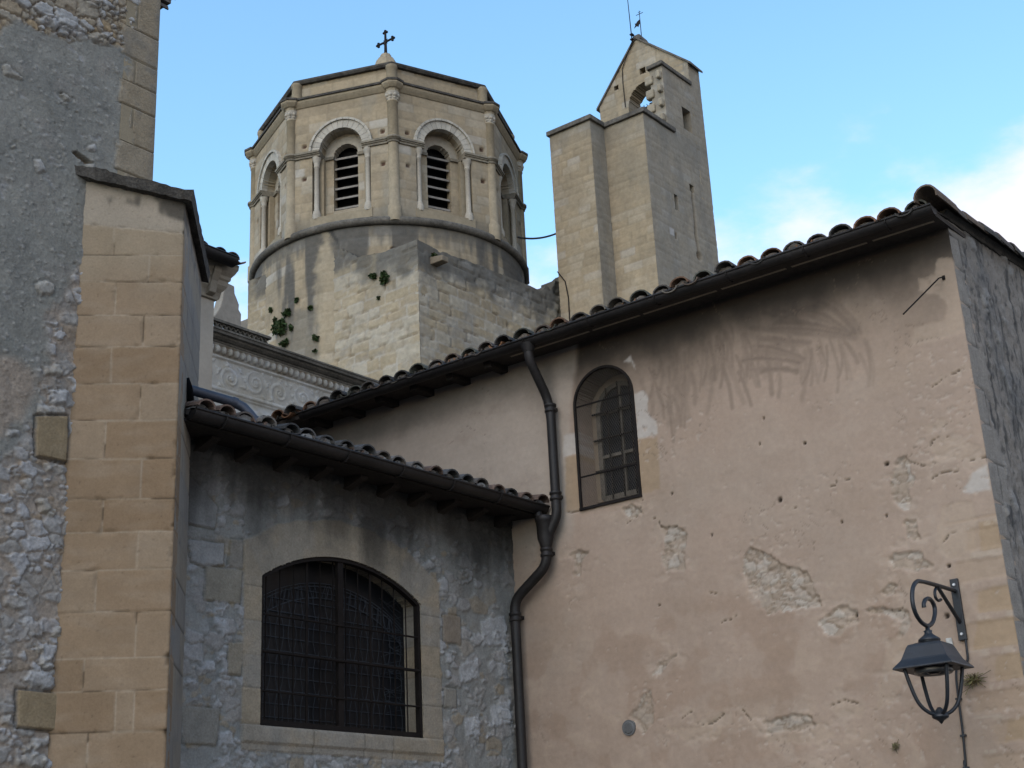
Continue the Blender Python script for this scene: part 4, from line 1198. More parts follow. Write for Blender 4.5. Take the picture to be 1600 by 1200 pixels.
for j in range(nd_ + 1):
    dd = -.075 + 1.45 * j / nd_
    for i in range(nu_ + 1):
        u = -.80 + .865 * i / nu_
        jj = .010 * math.sin(u * 17 + dd * 9) + rg.uniform(-.006, .006)
        e = .016 if j == 0 or i in (0, nu_) else 0
        top.append(BUTT(u + rg.uniform(-.004, .004), cap_top(u) + jj - e, -dd + rg.uniform(-.004, .004)))
        bot.append(BUTT(u * 1.0 + (.012 if i == 0 else -.012 if i == nu_ else 0), cap_top(u) - .10 + rg.uniform(-.006, .006), -dd - (.012 if j == 0 else 0)))
w1 = nu_ + 1
fs = [(j * w1 + i, j * w1 + i + 1, (j + 1) * w1 + i + 1, (j + 1) * w1 + i) for j in range(nd_) for i in range(nu_)]
K_ = len(top)
vs_ = top + bot
fs2 = fs + [tuple(q + K_ for q in f[::-1]) for f in fs]
for i in range(nu_):
    fs2.append((i, K_ + i, K_ + i + 1, i + 1)); a = nd_ * w1 + i; fs2.append((a + 1, K_ + a + 1, K_ + a, a))
for j in range(nd_):
    a = j * w1; fs2.append((a + w1, K_ + a + w1, K_ + a, a)); a = j * w1 + nu_; fs2.append((a, K_ + a, K_ + a + w1, a + w1))
mb.add(vs_, fs2, False)
mb.build('capstone', M_DARKCAP, b_)

# ------------------------------------------------------------------ cream rendered block behind the buttress
G0 = V3(-3.6015, 15.5894, 0)
CR = Frame(G0, XD, WN)
CB = thing('cream_rendered_building', G0, 'cream rendered house end with moulded stone cornice, seen between buttress and carved church wall', 'building')
def cream_fn(U, V):
    n1 = fbm(U * 1.3, V * .8, 603, 5); n2 = fbm(U * 6, V * 6, 609, 4)
    col = np.ones(U.shape + (3,)) * V3(.44, .39, .315)
    col = mixc(col, (.39, .36, .31), sstep(-.1, .5, n1)); col = mixc(col, (.36, .30, .22), sstep(.05, .5, fbm(U * 5, V * .7, 613, 4)) * .4)
    return .006 * n1 + .002 * n2, col * (1 + .06 * n2)[..., None]
relief('front_wall', CR, np.concatenate((steps(-5, -1, .5), steps(-1, .13, .03)[1:])), np.concatenate((steps(0, 6.5, .5), steps(6.5, 9.0, .03)[1:])), cream_fn, CB, M_PLASTER, .3)
mb = MB(); mb.col = (.42, .38, .31)
CE = Frame(CR(.13, 0, -.002), YD, XD)
mb.box(CE, .3, 6, 0, 9.0, -.3, -.002); mb.box(CR, -5, .1, 0, 9.0, -6.2, -6)
mb.build('rear_wall', M_PLASTER, CB)
mb = MB(); mb.col = (.31, .27, .205)
prof = [(.0, 8.60), (.03, 8.61), (.035, 8.66), (.05, 8.70), (.085, 8.74), (.11, 8.78), (.115, 8.84), (.135, 8.86), (.14, 8.90), (.17, 8.94), (.20, 9.0), (.205, 9.06), (0, 9.07)]
vs_ = []
for p, z in prof:
    vs_ += [CR(-5, z, p), CR(.13 + p, z, p), CR(.13 + p, z, -6)]
mb.add(vs_, [(i * 3 + j, i * 3 + j + 1, i * 3 + j + 4, i * 3 + j + 3) for i in range(len(prof) - 1) for j in (0, 1)])
mb.add([CR(-5, 8.6, 0), CR(-5, 8.6, -6), CR(.13, 8.6, -6), CR(.13, 8.6, 0)], [(0, 1, 2, 3)])
mb.build('cornice', M_PALE, CB)
for k in range(8):
    mb = MB(); mb.col = (.29, .25, .19)
    s = -.02 - k * .55
    mb.prism([CR(s, 8.98, .2), CR(s, 8.90, .19), CR(s, 8.80, .13), CR(s, 8.66, .10), CR(s, 8.62, .0), CR(s, 8.98, .0)], XD * .1)
    mb.build('corbel', M_PALE, CB, bevel=.008)
mb = MB(); mb.col = (.29, .25, .19)
mb.prism([CR(.33, 8.98, -.02), CR(.32, 8.90, -.02), CR(.27, 8.80, -.02), CR(.23, 8.66, -.02), CR(.13, 8.62, -.02), CR(.13, 8.98, -.02)], -WN * .14)
mb.build('corbel', M_PALE, CB, bevel=.008)
(gs0, gz0), (gs1, gz1) = [(-0.341,9.038),(0.167,9.074)]
tile_roof('roof', CR(0, gz1 + .0), XD, WN, -5, gs1 - .02, 6, R(12), .24, CB, .33, 77, MOSSY, wtip=.095)
mb = MB(); half_gutter(mb, CR(-5, gz1 - .02, .30), CR(gs1, gz1 - .02, .30), .095, WN)
mb.build('gutter', M_GUTTER, CB)

# ------------------------------------------------------------------ church flank with the carved frieze and balustrade
F0 = V3(-2.7606, 28.8683, 0)
FA = Frame(F0, XD, WN)
FB = thing('church_flank_wall', F0, 'pale church wall with carved scroll frieze, egg moulding, grey cornice and interlaced balustrade below the octagonal tower', 'church')
def fac_fn(U, V):
    n1 = fbm(U * 1.2, V * 1.2, 703, 5); n2 = fbm(U * 6, V * 6, 709, 5)
    col = np.ones(U.shape + (3,)) * V3(.43, .415, .375)
    col = mixc(col, (.36, .335, .28), sstep(-.05, .45, n1 + .4 * n2)); col = mixc(col, (.47, .475, .48), sstep(.1, .45, fbm(U * 2, V * 3, 713, 4)) * .7)
    h = .006 * n2
    # running scroll
    q = (U + 20) / .62
    ci = np.floor(q); x = (q - ci - .5) * .62; sgn = np.where(ci % 2 == 0, 1, -1)
    y = (V - 11.40 - .03 * sgn) * sgn
    r = np.hypot(x, y); th = np.arctan2(y, x)
    ridge = np.cos(th + 7.5 * np.log(r + .02) + 1.0)
    m = sstep(.27, .22, r) 
    sc = sstep(.2, .75, ridge) * m + sstep(.06, .03, r)
    leaf = sstep(.12, .3, fbm(U * 9, V * 9, 721, 3)) * (1 - m)
    inf = sstep(11.14, 11.18, V) * sstep(11.72, 11.68, V)
    h = h + inf * (.016 * sc + .018 * leaf)
    col = mixc(col, (.30, .26, .20), inf * sstep(.35, .0, sc + leaf) * .30)
    # egg row
    eg = sstep(11.775, 11.80, V) * sstep(11.985, 11.97, V)
    p = ((U + .03 * n2) / .155) % 1.0 - .5
    egg = np.sqrt(np.clip(1 - (p / .36) ** 2 - ((V - 11.88) / .085) ** 2, 0, 1))
    h = h + eg * (.05 + .07 * egg) + .10 * sstep(11.965, 11.975, V)
    col = mixc(col, (.19, .15, .105), eg * (1 - sstep(.1, .6, egg)) * .85 * sstep(-.3, .3, n1 + .3 * n2 + .15))
    for z0, z1, d in ((11.715, 11.775, .04), (11.06, 11.12, .05), (11.0, 11.06, .025), (10.66, 10.72, .03), (10.55, 10.66, .05)):
        h = h + d * sstep(z0 - .006, z0 + .006, V) * sstep(z1 + .006, z1 - .006, V)
    col = mixc(col, (.22, .19, .15), sstep(.012, .0, np.abs(V - 11.055)) * .5)
    return h, col * (1 + .10 * n2)[..., None]
relief('frieze_wall', FA, np.concatenate((steps(-9, -5.0, .4), steps(-5.0, -.4, .017)[1:], steps(-.4, 3.0, .3)[1:])), np.concatenate((steps(0, 10.3, 1.0), steps(10.3, 12.0, .017)[1:])), fac_fn, FB, M_FAR, .4)
mb = MB(); mb.col = (.4, .38, .34)
mb.box(FA, -9, 3, 0, 11.9, -5.2, -5); mb.box(FA, -9, -8.8, 0, 11.9, -5, -.4)
mb.build('rear_wall', M_FAR, FB)
mb = MB()
prof = [(0, 11.975), (.12, 11.985), (.13, 12.02), (.17, 12.03), (.22, 12.06), (.235, 12.09), (.30, 12.10), (.31, 12.15), (.33, 12.155), (.33, 12.19), (.28, 12.20), (0, 12.25), (-.3, 12.26), (-.3, 11.975)]
rg = random.Random(6)
ss = list(np.arange(-9, 3.01, .8))
mb.add([FA(s, z, p) for s in ss for p, z in prof], [(i * 14 + j, (i + 1) * 14 + j, (i + 1) * 14 + (j + 1) % 14, i * 14 + (j + 1) % 14) for i in range(len(ss) - 1) for j in range(14)])
mb.add([FA(3.0, z, p) for p, z in prof], [tuple(range(14))])
mb.build('cornice', M_CAPFAR, FB)
mb = MB(); mb.col = (.26, .25, .22)                # openwork of overlapping rings between two rails
mb.box(FA, -9, -3.2, 12.235, 12.275, -.16, .02); mb.box(FA, -9, -3.2, 12.465, 12.515, -.17, .03)
for k in range(50):
    c = -8.9 + .115 * k
    if c > -3.3: break
    ring = [(c + .115 * math.cos(a), 12.37 + .10 * math.sin(a)) for a in np.linspace(0, 2 * math.pi, 17)]
    for (a, z1), (b, z2) in zip(ring[:-1], ring[1:]):
        mb.bar(FA(a, z1, -.06 + .01 * (k % 2)), FA(b, z2, -.06 + .01 * (k % 2)), .026, .07, WN)
mb.build('balustrade', M_CAPFAR, FB)
mb = MB(); mb.col = (.27, .245, .205)
po = [(-4.635,12.539),(-4.533,12.652),(-4.427,12.85),(-4.379,13.032),(-4.363,13.163),(-4.338,13.327),(-4.261,13.393),(-4.092,13.374),(-4.078,13.217),(-4.026,13.131),(-3.963,13.011),(-3.971,12.911),(-3.904,12.83),(-3.912,12.517),(-4.247,12.508)]
mb.prism([FA(u, z, -.28) for u, z in po], WN * .22)
mb.build('broken_pinnacle', M_FAR, FB, bevel=.02)

# ------------------------------------------------------------------ octagonal tower on its round drum and square base
TC = V3(-3.413, 38.215, 0)
KC = V3(-2.218, 32.75, 0)
OT = thing('octagonal_bell_tower', TC, 'octagonal ochre stone tower with louvred windows on a stained round drum and square base', 'church tower')
AZ0 = R(172.6)
AP = 4.0 * math.cos(math.pi / 8)
def faceframe(k):
    az = AZ0 + math.pi / 8 + k * math.pi / 4
    n = V3(math.sin(az), math.cos(az), 0)
    return Frame(TC + n * AP, V3(-n[1], n[0], 0), n)
def dirr(az): return V3(math.sin(az), math.cos(az), 0)
STONE = V3(.345, .28, .185)
def courses_stone(U, V, seed, ch=.27, w0=.35, w1=.75, tint=1.0):
    cs = np.arange(0, 30, ch)
    dj, r1, r2, _ = ashlar(U, V, cs, rand_joints(seed, -8, 10, w0, w1), seed)
    n1 = fbm(U * .6, V * .6, seed + 3, 5); n2 = fbm(U * 3, V * 3, seed + 9, 5)
    col = np.ones(U.shape + (3,)) * STONE
    col = mixc(col, (.375, .33, .25), (r1 > .7) * .7 * tint); col = mixc(col, (.27, .22, .15), (r1 < .25) * .55 * tint)
    col = mixc(col, (.42, .395, .34), (r2 > .9) * .75 * tint)
    col = mixc(col, (.29, .245, .175), sstep(-.1, .5, n1 + .4 * n2) * .6)
    j = sstep(.026, .008, dj)
    col = mixc(col, (.23, .19, .13), j * .45)
    return col, n1, n2, j
HOLES = [(-1.1, 21.73), (1.22, 21.75), (-1.1, 20.72), (1.22, 20.74)]
def outer_sdf(U, V):
    x = np.abs(U)
    low = np.maximum(np.maximum(x - .86, 19.45 - V), V - 21.40)
    arch = np.where(V > 21.45, np.hypot(x, V - 21.45) - .64, np.maximum(x - .64, 21.35 - V))
    return np.minimum(low, arch)
def inner_sdf(U, V):
    x = np.abs(U)
    return np.where(V > 21.42, np.hypot(x, V - 21.42) - .36, np.maximum(x - .36, 19.75 - V))
for k in range(8):
    fr = faceframe(k)
    def oct_fn(U, V, k=k):
        col, n1, n2, j = courses_stone(U, V, 800 + 20 * k)
        h = .010 * n2 - .008 * j
        for (hu, hz) in HOLES:
            s = np.maximum(np.abs(U - hu), np.abs(V - hz))
            m = sstep(.062, .05, s); h = h - .07 * m; col = mixc(col, (.11, .065, .045), m)
        st = sstep(.25, .9, (V - 22.0)) * 0
        foot = sstep(19.75, 19.1, V + .35 * fbm(U * 2, V * .6, 820 + k, 4))
        col = mixc(col, (.13, .125, .105), foot * .6)
        gr = sstep(.1, .45, fbm(U * 1.1, V * .5, 830 + k, 4)); col = mixc(col, (.24, .225, .185), gr * .45)
        return h, col * (1 + .10 * n2)[..., None]
    w_ = relief('wall_panel', fr, steps(-1.535, 1.535, .04), steps(18.9, 22.95, .04), oct_fn, OT, M_FAR, .36, outer_sdf)
    fi = Frame(fr.o - fr.n * .34, fr.u, fr.n)
    def in_fn(U, V, k=k):
        col, n1, n2, j = courses_stone(U, V, 900 + 20 * k)
        vo = np.hypot(U, V - 21.42)
        col = mixc(col, (.40, .365, .30), (V > 21.42) * sstep(.62, .58, vo) * .8)
        return .006 * n2 - .006 * j, col
    relief('window_wall', fi, steps(-.95, .95, .04), steps(19.3, 22.2, .04), in_fn, w_, M_FAR, .25, inner_sdf)
    mb = MB(); mb.col = tuple(STONE * .98)         # inner jambs behind the nook shafts
    for sg in (-1, 1):
        a, b = sorted((sg * .60, sg * .93))
        mb.box(fr, a, b, 19.42, 21.34, -.335, -.19)
        mb.col = (.29, .245, .17)
    mb.hexa([fr(-.9, 19.2, -.35), fr(.9, 19.2, -.35), fr(.9, 19.2, .02), fr(-.9, 19.2, .02), fr(-.9, 19.62, -.35), fr(.9, 19.62, -.35), fr(.9, 19.46, .03), fr(-.9, 19.46, .03)])
    mb.build('jamb', M_FAR, w_)
    mb = MB(); mb.col = (.50, .48, .43)             # archivolt of separate voussoirs with a thin hood
    nvo = 15
    for i in range(nvo):
        a0, a1 = math.pi * i / nvo + .006, math.pi * (i + 1) / nvo - .006
        mb.col = tuple(V3(.43, .40, .335) * random.Random(k * 50 + i).uniform(.85, 1.1))
        for (ra, rb, nn) in ((.632, .87, .05), (.87, .935, .10)):
            q = []
            for a in (a0, (a0 + a1) / 2, a1): q.append((-ra * math.cos(a), 21.45 + ra * math.sin(a)))
            for a in (a1, (a0 + a1) / 2, a0): q.append((-rb * math.cos(a), 21.45 + rb * math.sin(a)))
            mb.prism([fr(u, z, -.12) for u, z in q], fr.n * (nn + .12))
    mb.build('archivolt', M_PALE, w_)
    for sg in (-1, 1):
        mb = MB()
        c = fr(sg * .755, 0, -.075)
        mb.lathe(c, [(.125, 19.42), (.125, 19.56), (.12, 19.60), (.10, 19.63), (.108, 19.66), (.085, 19.69), (.073, 19.72), (.068, 21.02), (.085, 21.04), (.085, 21.06), (.075, 21.08), (.09, 21.18), (.125, 21.26), (.13, 21.335)], 12)
        mb.build('colonnette', M_PALE, w_)
    for sg in (-1, 1):
        mb = MB()
        a, b = sorted((sg * .62, sg * 1.50))
        for (z0, z1, p) in ((21.335, 21.40, .045), (21.40, 21.44, .075), (21.44, 21.50, .105)):
            mb.box(fr, a, b, z0, z1, -.345, p)
        a, b = sorted((sg * .352, sg * .64))
        mb.box(fr, a, b, 21.345, 21.43, -.40, -.285)
        mb.build('string_course', M_STRING, w_)
    lv = MB()
    for i in range(6):
        z = 19.80 + i * .31
        lv.hexa([fr(-.355, z, -.40), fr(.355, z, -.40), fr(.355, z + .15, -.66), fr(-.355, z + .15, -.66), fr(-.355, z + .06, -.40), fr(.355, z + .06, -.40), fr(.355, z + .20, -.66), fr(-.355, z + .20, -.66)])
    lv.build('louver', M_LOUVER, w_)
# black core painted as the unlit inside, so the louvres open on darkness
mb = MB()
mb.lathe(TC, [(3.0, 19.0), (3.0, 22.9)], 16, 0, False)
mb.build('dark_belfry', M_DARK, OT)
for i in range(8):
    az = AZ0 + i * math.pi / 4
    c = TC + dirr(az) * 3.93
    mb = MB()
    mb.lathe(c, [(.19, 18.95), (.19, 19.42), (.15, 19.46), (.145, 22.60), (.165, 22.61), (.165, 22.64), (.15, 22.66)], 14)
    mb.build('corner_shaft', M_PALE if False else M_OCT, OT)
    mb = MB()
    mb.lathe(c, [(.15, 22.655), (.155, 22.72), (.175, 22.80), (.20, 22.88), (.205, 22.905)], 14)
    for q in range(8):
        a = az + (q + .5) * math.pi / 4
        mb.lathe(c + dirr(a) * .165, [(.0, 22.73), (.05, 22.76), (.06, 22.80), (.035, 22.85)], 6)
        mb.lathe(c + dirr(a) * .145, [(.0, 22.67), (.04, 22.69), (.045, 22.73), (.02, 22.75)], 6)
    mb.build('capital', M_PALE, OT)
    mb = MB()
    mb.lathe(c, [(.18, 21.335), (.185, 21.40), (.205, 21.40), (.205, 21.44), (.23, 21.445), (.23, 21.50), (.14, 21.53)], 14)
    mb.build('shaft_ring', M_STRING, OT)
    mb = MB()
    mb.lathe(TC + dirr(az) * 3.74, [(.15, 23.2), (.15, 23.80), (.17, 23.82), (.17, 23.9)], 12)
    mb.build('attic_shaft', M_OCT, OT)
mb = MB(); A8 = AZ0
mb.lathe(TC, [(3.8, 22.88), (3.97, 22.89), (3.98, 22.95), (4.02, 22.97), (4.08, 23.04), (4.12, 23.10), (4.12, 23.16)], 8, A8, False, False)
for i in range(8):
    c = TC + dirr(AZ0 + i * math.pi / 4) * 3.95
    mb.lathe(c, [(.16, 22.90), (.17, 22.92), (.18, 22.99), (.23, 23.01), (.29, 23.07), (.32, 23.11), (.32, 23.16)], 8, AZ0 + math.pi / 8, False)
mb.build('cornice', M_OCT, OT)
mb = MB()
mb.lathe(TC, [(4.12, 23.16), (4.17, 23.165), (4.17, 23.225), (3.7, 23.30)], 8, A8, False, False)
for i in range(8):
    c = TC + dirr(AZ0 + i * math.pi / 4) * 3.95
    mb.lathe(c, [(.32, 23.16), (.35, 23.165), (.35, 23.228), (.1, 23.28)], 8, AZ0 + math.pi / 8, False)
mb.build('cornice_flashing', M_DARKCAP, OT)
apA = 3.74 * math.cos(math.pi / 8)
for k in range(8):
    f0 = faceframe(k)
    fr = Frame(TC + f0.n * apA, f0.u, f0.n)
    def at_fn(U, V, k=k):
        col, n1, n2, j = courses_stone(U, V, 1000 + 20 * k, .29, .4, .8)
        return .006 * n2 - .008 * j, col
    relief('attic_panel', fr, steps(-1.44, 1.44, .05), steps(23.2, 23.88, .05), at_fn, OT, M_FAR, .2)
mb = MB(); mb.lathe(TC, [(3.6, 23.86), (3.84, 23.87), (3.88, 23.93), (3.88, 23.985), (3.5, 24.10), (.32, 25.95)], 8, A8, False)
mb.build('roof', M_DARKCAP, OT)
mb = MB(); mb.lathe(TC, [(.42, 25.80), (.36, 26.30), (.30, 26.50), (.20, 26.58), (.17, 26.70), (.05, 26.78)], 8, A8, False)
mb.build('finial_pedestal', M_OCT, OT)
mb = MB()
c = TC + ZD * 0
mb.tube([c + ZD * 26.72, c + ZD * 27.52], [.055, .036], 8)
mb.tube([c + ZD * 26.74, c + ZD * 26.95], [.07, .03], 8)
zc = 27.20
mb.tube([c + ZD * zc - YD * .29, c + ZD * zc + YD * .29], .036, 8)
for d_ in (YD, -YD, ZD):
    tip = c + ZD * zc + d_ * (.29 if d_ is not ZD else .34)
    o2 = ZD if d_ is not ZD else YD
    for off in (d_ * .055, o2 * .055, -o2 * .055):
        p = tip + off
        mb.lathe(p - ZD * .035, [(0, -.01), (.04, .01), (.05, .035), (.04, .06), (0, .08)], 8, caps=False)
for a in np.linspace(math.pi / 4, 2 * math.pi + math.pi / 4, 5)[:-1]:
    d_ = YD * math.cos(a) + ZD * math.sin(a)
    mb.tube([c + ZD * zc, c + ZD * zc + d_ * .12], [.03, .008], 6)
mb.build('iron_cross', M_IRON, OT)
# round drum
def drum_map(U, V, H):
    a = np.radians(U); r = 3.93 + H
    return np.stack((TC[0] + r * np.sin(a), TC[1] - r * np.cos(a), V), -1)
NOTCH_SHADE = [(-21.63,19.085),(-14.78,18.361),(-15.56,18.616),(-18.53,19.037)]
LIGHTZ = [(-20.78,19.109),(-16.4,18.249),(-10.87,18.036),(-7.06,17.909),(-2.4,16.135),(-23.15,15.258),(-26.03,16.937),(-24.55,18.22)]
GREYB = [(-46.49,16.792),(-37.35,16.814),(-24.27,16.761),(-25.14,16.007),(-23.15,15.258),(-32.12,15.127),(-47.21,16.064)]
def drum_fn(U, V):
    u = np.radians(U) * 3.93
    col, n1, n2, j = courses_stone(u, V, 1200, .29, .4, .9)
    tong = fbm(u * 1.25, V * .13, 1211, 4)
    fine = fbm(u * 5, V * .6, 1213, 4)
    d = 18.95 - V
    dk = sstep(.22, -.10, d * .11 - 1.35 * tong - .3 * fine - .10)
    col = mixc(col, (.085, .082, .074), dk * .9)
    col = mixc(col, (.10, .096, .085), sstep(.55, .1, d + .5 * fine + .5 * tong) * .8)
    gl = sstep(-.1, .5, tong + .3 * n2) * sstep(1.5, 3, d); col = mixc(col, (.20, .19, .16), gl * .5)
    lz = sstep(-1.2, .6, poly_sdf(U, V * 1.0, LIGHTZ) * 1.0 + 1.0 * n2) * 0
    m = near(U, V, LIGHTZ, 4)
    s = poly_sdf(U[m] * .0686, V[m], [(a * .0686, b) for a, b in LIGHTZ]) + .25 * n2[m]
    col[m] = mixc(col[m], (.36, .30, .205), sstep(-.12, .18, s) * .85)
    m = near(U, V, GREYB, 4)
    s = poly_sdf(U[m] * .0686, V[m], [(a * .0686, b) for a, b in GREYB]) + .12 * n2[m]
    col[m] = mixc(col[m], (.17, .155, .125), sstep(-.05, .08, s) * .75)
    m = near(U, V, NOTCH_SHADE, 3)
    s = poly_sdf(U[m] * .0686, V[m], [(a * .0686, b) for a, b in NOTCH_SHADE])
    col[m] = mixc(col[m], (.06, .058, .052), sstep(-.02, .02, s))  # shadow of the notch painted flat on the drum
    h = .012 * n2 - .012 * j
    s = np.maximum(np.abs(u - np.radians(6.3) * 3.93), np.abs(V - 18.15)); mk = sstep(.07, .055, s); h = h - .08 * mk; col = mixc(col, (.09, .055, .04), mk)
    return h, col * (1 + .14 * n2)[..., None]
relief('drum', Frame(TC, V3(1, 0, 0), V3(0, -1, 0)), np.concatenate((steps(-180, -100, 8), steps(-100, 100, .65)[1:], steps(100, 180, 8)[1:])), np.concatenate((steps(0, 12, 3), steps(12, 19.0, .045)[1:])), drum_fn, OT, M_FAR, 0, None, None, drum_map)
mb = MB(); prof = [(3.85, 18.86)] + [(3.96 + .115 * math.cos(a), 18.985 + .115 * math.sin(a)) for a in np.linspace(-1.9, 1.9, 12)] + [(3.93, 19.10), (3.6, 19.16)]
mb.lathe(TC, prof, 96)
mb.build('ring_moulding', M_CAPFAR, OT)
# square base: two visible faces of rough courses, flat top behind
BLF, BRF = Frame(KC, YD, PN), Frame(KC, XD, WN)
def base_col(U, V, seed, topz):
    cs = np.cumsum([0] + [random.Random(seed + i).uniform(.24, .36) for i in range(75)])
    wob = .03 * fbm(U * 1.2, V * 1.2, seed + 60, 4)
    dj, r1, r2, _ = ashlar(U + wob, V + wob, cs, rand_joints(seed, -8, 10, .35, .9), seed)
    n1 = fbm(U * .6, V * .6, seed + 3, 5); n2 = fbm(U * 3, V * 3, seed + 9, 5); n3 = fbm(U * 9, V * 9, seed + 11, 4)
    col = np.ones(U.shape + (3,)) * V3(.345, .285, .19)
    col = mixc(col, (.42, .385, .31), (r1 > .6) * .6); col = mixc(col, (.30, .245, .165), (r1 < .2) * .6)
    col = mixc(col, (.40, .36, .28), sstep(-.05, .35, n1) * .55); col = mixc(col, (.30, .285, .25), sstep(.05, .5, fbm(U * 1.1, V * 2.2, seed + 14, 4)) * .6)
    er = sstep(-.15, .35, n2 + .5 * n1)                       # eroded stones: joints deep, faces worn
    j = sstep(.035, .008, dj + .012 * n3)
    col = mixc(col, (.17, .135, .095), j * .65 * er); col = mixc(col, (.45, .43, .38), j * (1 - er) * .5)
    h = .02 * n2 + .010 * n3 + .012 * r1 - .05 * j * er - .05 * er * sstep(.1, .6, pn(U * 1.6, V * 2.2, seed + 21))
    d = topz - V
    tk = sstep(1.0, .42, d + .40 * n2 + .45 * pn(U * 1.1, V * 0 + 3, seed + 30))
    col = mixc(col, (.085, .082, .074), tk * .82)
    return h, col * (1 + .16 * n2 + .06 * n3)[..., None], n1, n2
TL = [(-.2, 17.63), (1.13, 17.66), (2.03, 17.80), (2.6, 18.2), (3.2, 18.4), (9, 18.4)]
TR = [(-.2, 17.63), (.7, 17.6), (2.4, 17.70), (5.1, 17.80), (5.3, 18.02), (5.5, 17.95), (5.75, 18.30), (6.0, 18.35), (6.4, 18.75), (9, 18.8)]
tz = lambda T: (lambda U: np.interp(U, [p[0] for p in T], [p[1] for p in T]))
def bl_fn(U, V):
    h, col, n1, n2 = base_col(U, V, 1300, tz(TL)(U))
    ys = sstep(.1, .5, fbm(U * .9, V * .45, 1340, 4)); col = mixc(col, (.35, .285, .175), ys * .5)
    return h, col
def br_fn(U, V):
    h, col, n1, n2 = base_col(U, V, 1400, tz(TR)(U))
    ys = sstep(.05, .4, fbm(U * .8, V * .5, 1440, 4)); col = mixc(col, (.27, .26, .235), ys * .55)
    return h, col
sb = relief('square_base', BLF, steps(0, 6.2, .045), np.concatenate((steps(0, 11.5, 2.5), steps(11.5, 18.5, .045)[1:])), bl_fn, OT, M_FAR, .5, lambda U, V: tz(TL)(U) + .03 * fbm(U * 3, U * 0, 5, 3) - V, skirt=lambda U, V: V > 16)
relief('base_side', BRF, steps(0, 8.6, .045), np.concatenate((steps(0, 11.5, 2.5), steps(11.5, 18.9, .045)[1:])), br_fn, sb, M_FAR, .5, lambda U, V: tz(TR)(U) + .05 * fbm(U * 3, U * 0, 8, 3) - V, skirt=lambda U, V: V > 16)
mb = MB(); mb.col = (.2, .18, .15)
mb.prism([KC + ZD * 17.45 + (XD + YD) * .3, KC + ZD * 17.45 + XD * 8.5 + YD * .3, KC + ZD * 17.45 + XD * 8.5 + YD * 7.5, KC + ZD * 17.45 + YD * 7.5 + XD * .3], -ZD * 3)
mb.build('base_top', M_FAR, sb)
(su, sz) = [(0.606,17.192)][0]
mb = MB(); mb.col = (.20, .165, .12)
mb.hexa([BRF(su - .14, sz - .10, -.1), BRF(su + .14, sz - .10, -.1), BRF(su + .12, sz - .10, .40), BRF(su - .12, sz - .10, .40), BRF(su - .14, sz + .14, -.1), BRF(su + .14, sz + .14, -.1), BRF(su + .12, sz + .05, .40), BRF(su - .12, sz + .05, .40)])
mb.build('waterspout', M_FAR, sb, bevel=.025)

# ------------------------------------------------------------------ square bell tower with gabled bell wall
L0, C2, I2, C1, G1 = V3(1.4667, 36.9709, 0), V3(2.6244, 36.1237, 0), V3(3.0593, 36.6650, 0), V3(4.1438, 35.8714, 0), V3(5.9145, 38.0754, 0)
BT = thing('square_bell_tower', C1, 'square pale stone bell tower with stepped corner and a gable pierced by an arched opening', 'bell tower')
def bell_col(seed, dark=0):
    def f(U, V):
        col, n1, n2, j = courses_stone(U, V, seed, .235, .35, .7, .7)
        col = mixc(col, (.235, .205, .15), sstep(.0, .45, fbm(U * .9, V * .35, seed + 40, 4)) * (.4 + .2 * dark))
        low = sstep(18.6, 17.4, V + .6 * n1); col = mixc(col, (.38, .31, .21), low * .6)
        top = sstep(.9, .1, 22.85 - V + .5 * fbm(U * 3, V * .4, seed + 44, 3)) * (V < 22.95)
        col = mixc(col, (.19, .175, .14), top * .55)
        sm = sstep(.02, .4, fbm(U * 1.6, V * .28, seed + 47, 5)); col = mixc(col, (.17, .155, .125), sm * (.3 + .25 * dark))
        if dark:
            col = mixc(col, (.245, .235, .205), .5 + 0 * V)  # shade of the faces turned from the sun, painted as grey
        return .010 * n2 - .010 * j, col * (1 + .10 * n2)[..., None]
    return f
Y2, S2, Y1, XF, GF = Frame(L0, YD, PN), Frame(C2, XD, WN), Frame(I2, YD, PN), Frame(C1, XD, WN), Frame(G1, YD, PN)
vz = np.concatenate((steps(0, 15.5, 3), steps(15.5, 22.9, .045)[1:]))
relief('left_buttress', Y2, steps(-1.434, 0, .045), vz, bell_col(1500), BT, M_FAR, 0)
relief('buttress_return', S2, steps(0, .694, .045), vz, bell_col(1530, 1), BT, M_FAR, 0)
relief('front_wall', Y1, steps(-1.344, 0, .045), vz, bell_col(1560), BT, M_FAR, 0)
def x_top(U): return np.where(U < 1.28, 22.9, np.where(U < 2.82, 25.03, 25.87))
XH = [(2.2, 2.68, 23.25, 24.0), (1.27, 1.45, 20.2, 20.70), (2.18, 2.42, 21.15, 21.38)]
def x_sdf(U, V):
    s = x_top(U) - V
    for a, b, c, d in XH:
        s = np.minimum(s, -np.minimum(np.minimum(U - a, b - U), np.minimum(V - c, d - V)))
    return s
CRK = [(2.321,21.143),(2.3,20.399),(2.28,19.665),(2.35,19.073)]
xc = bell_col(1590, 1)
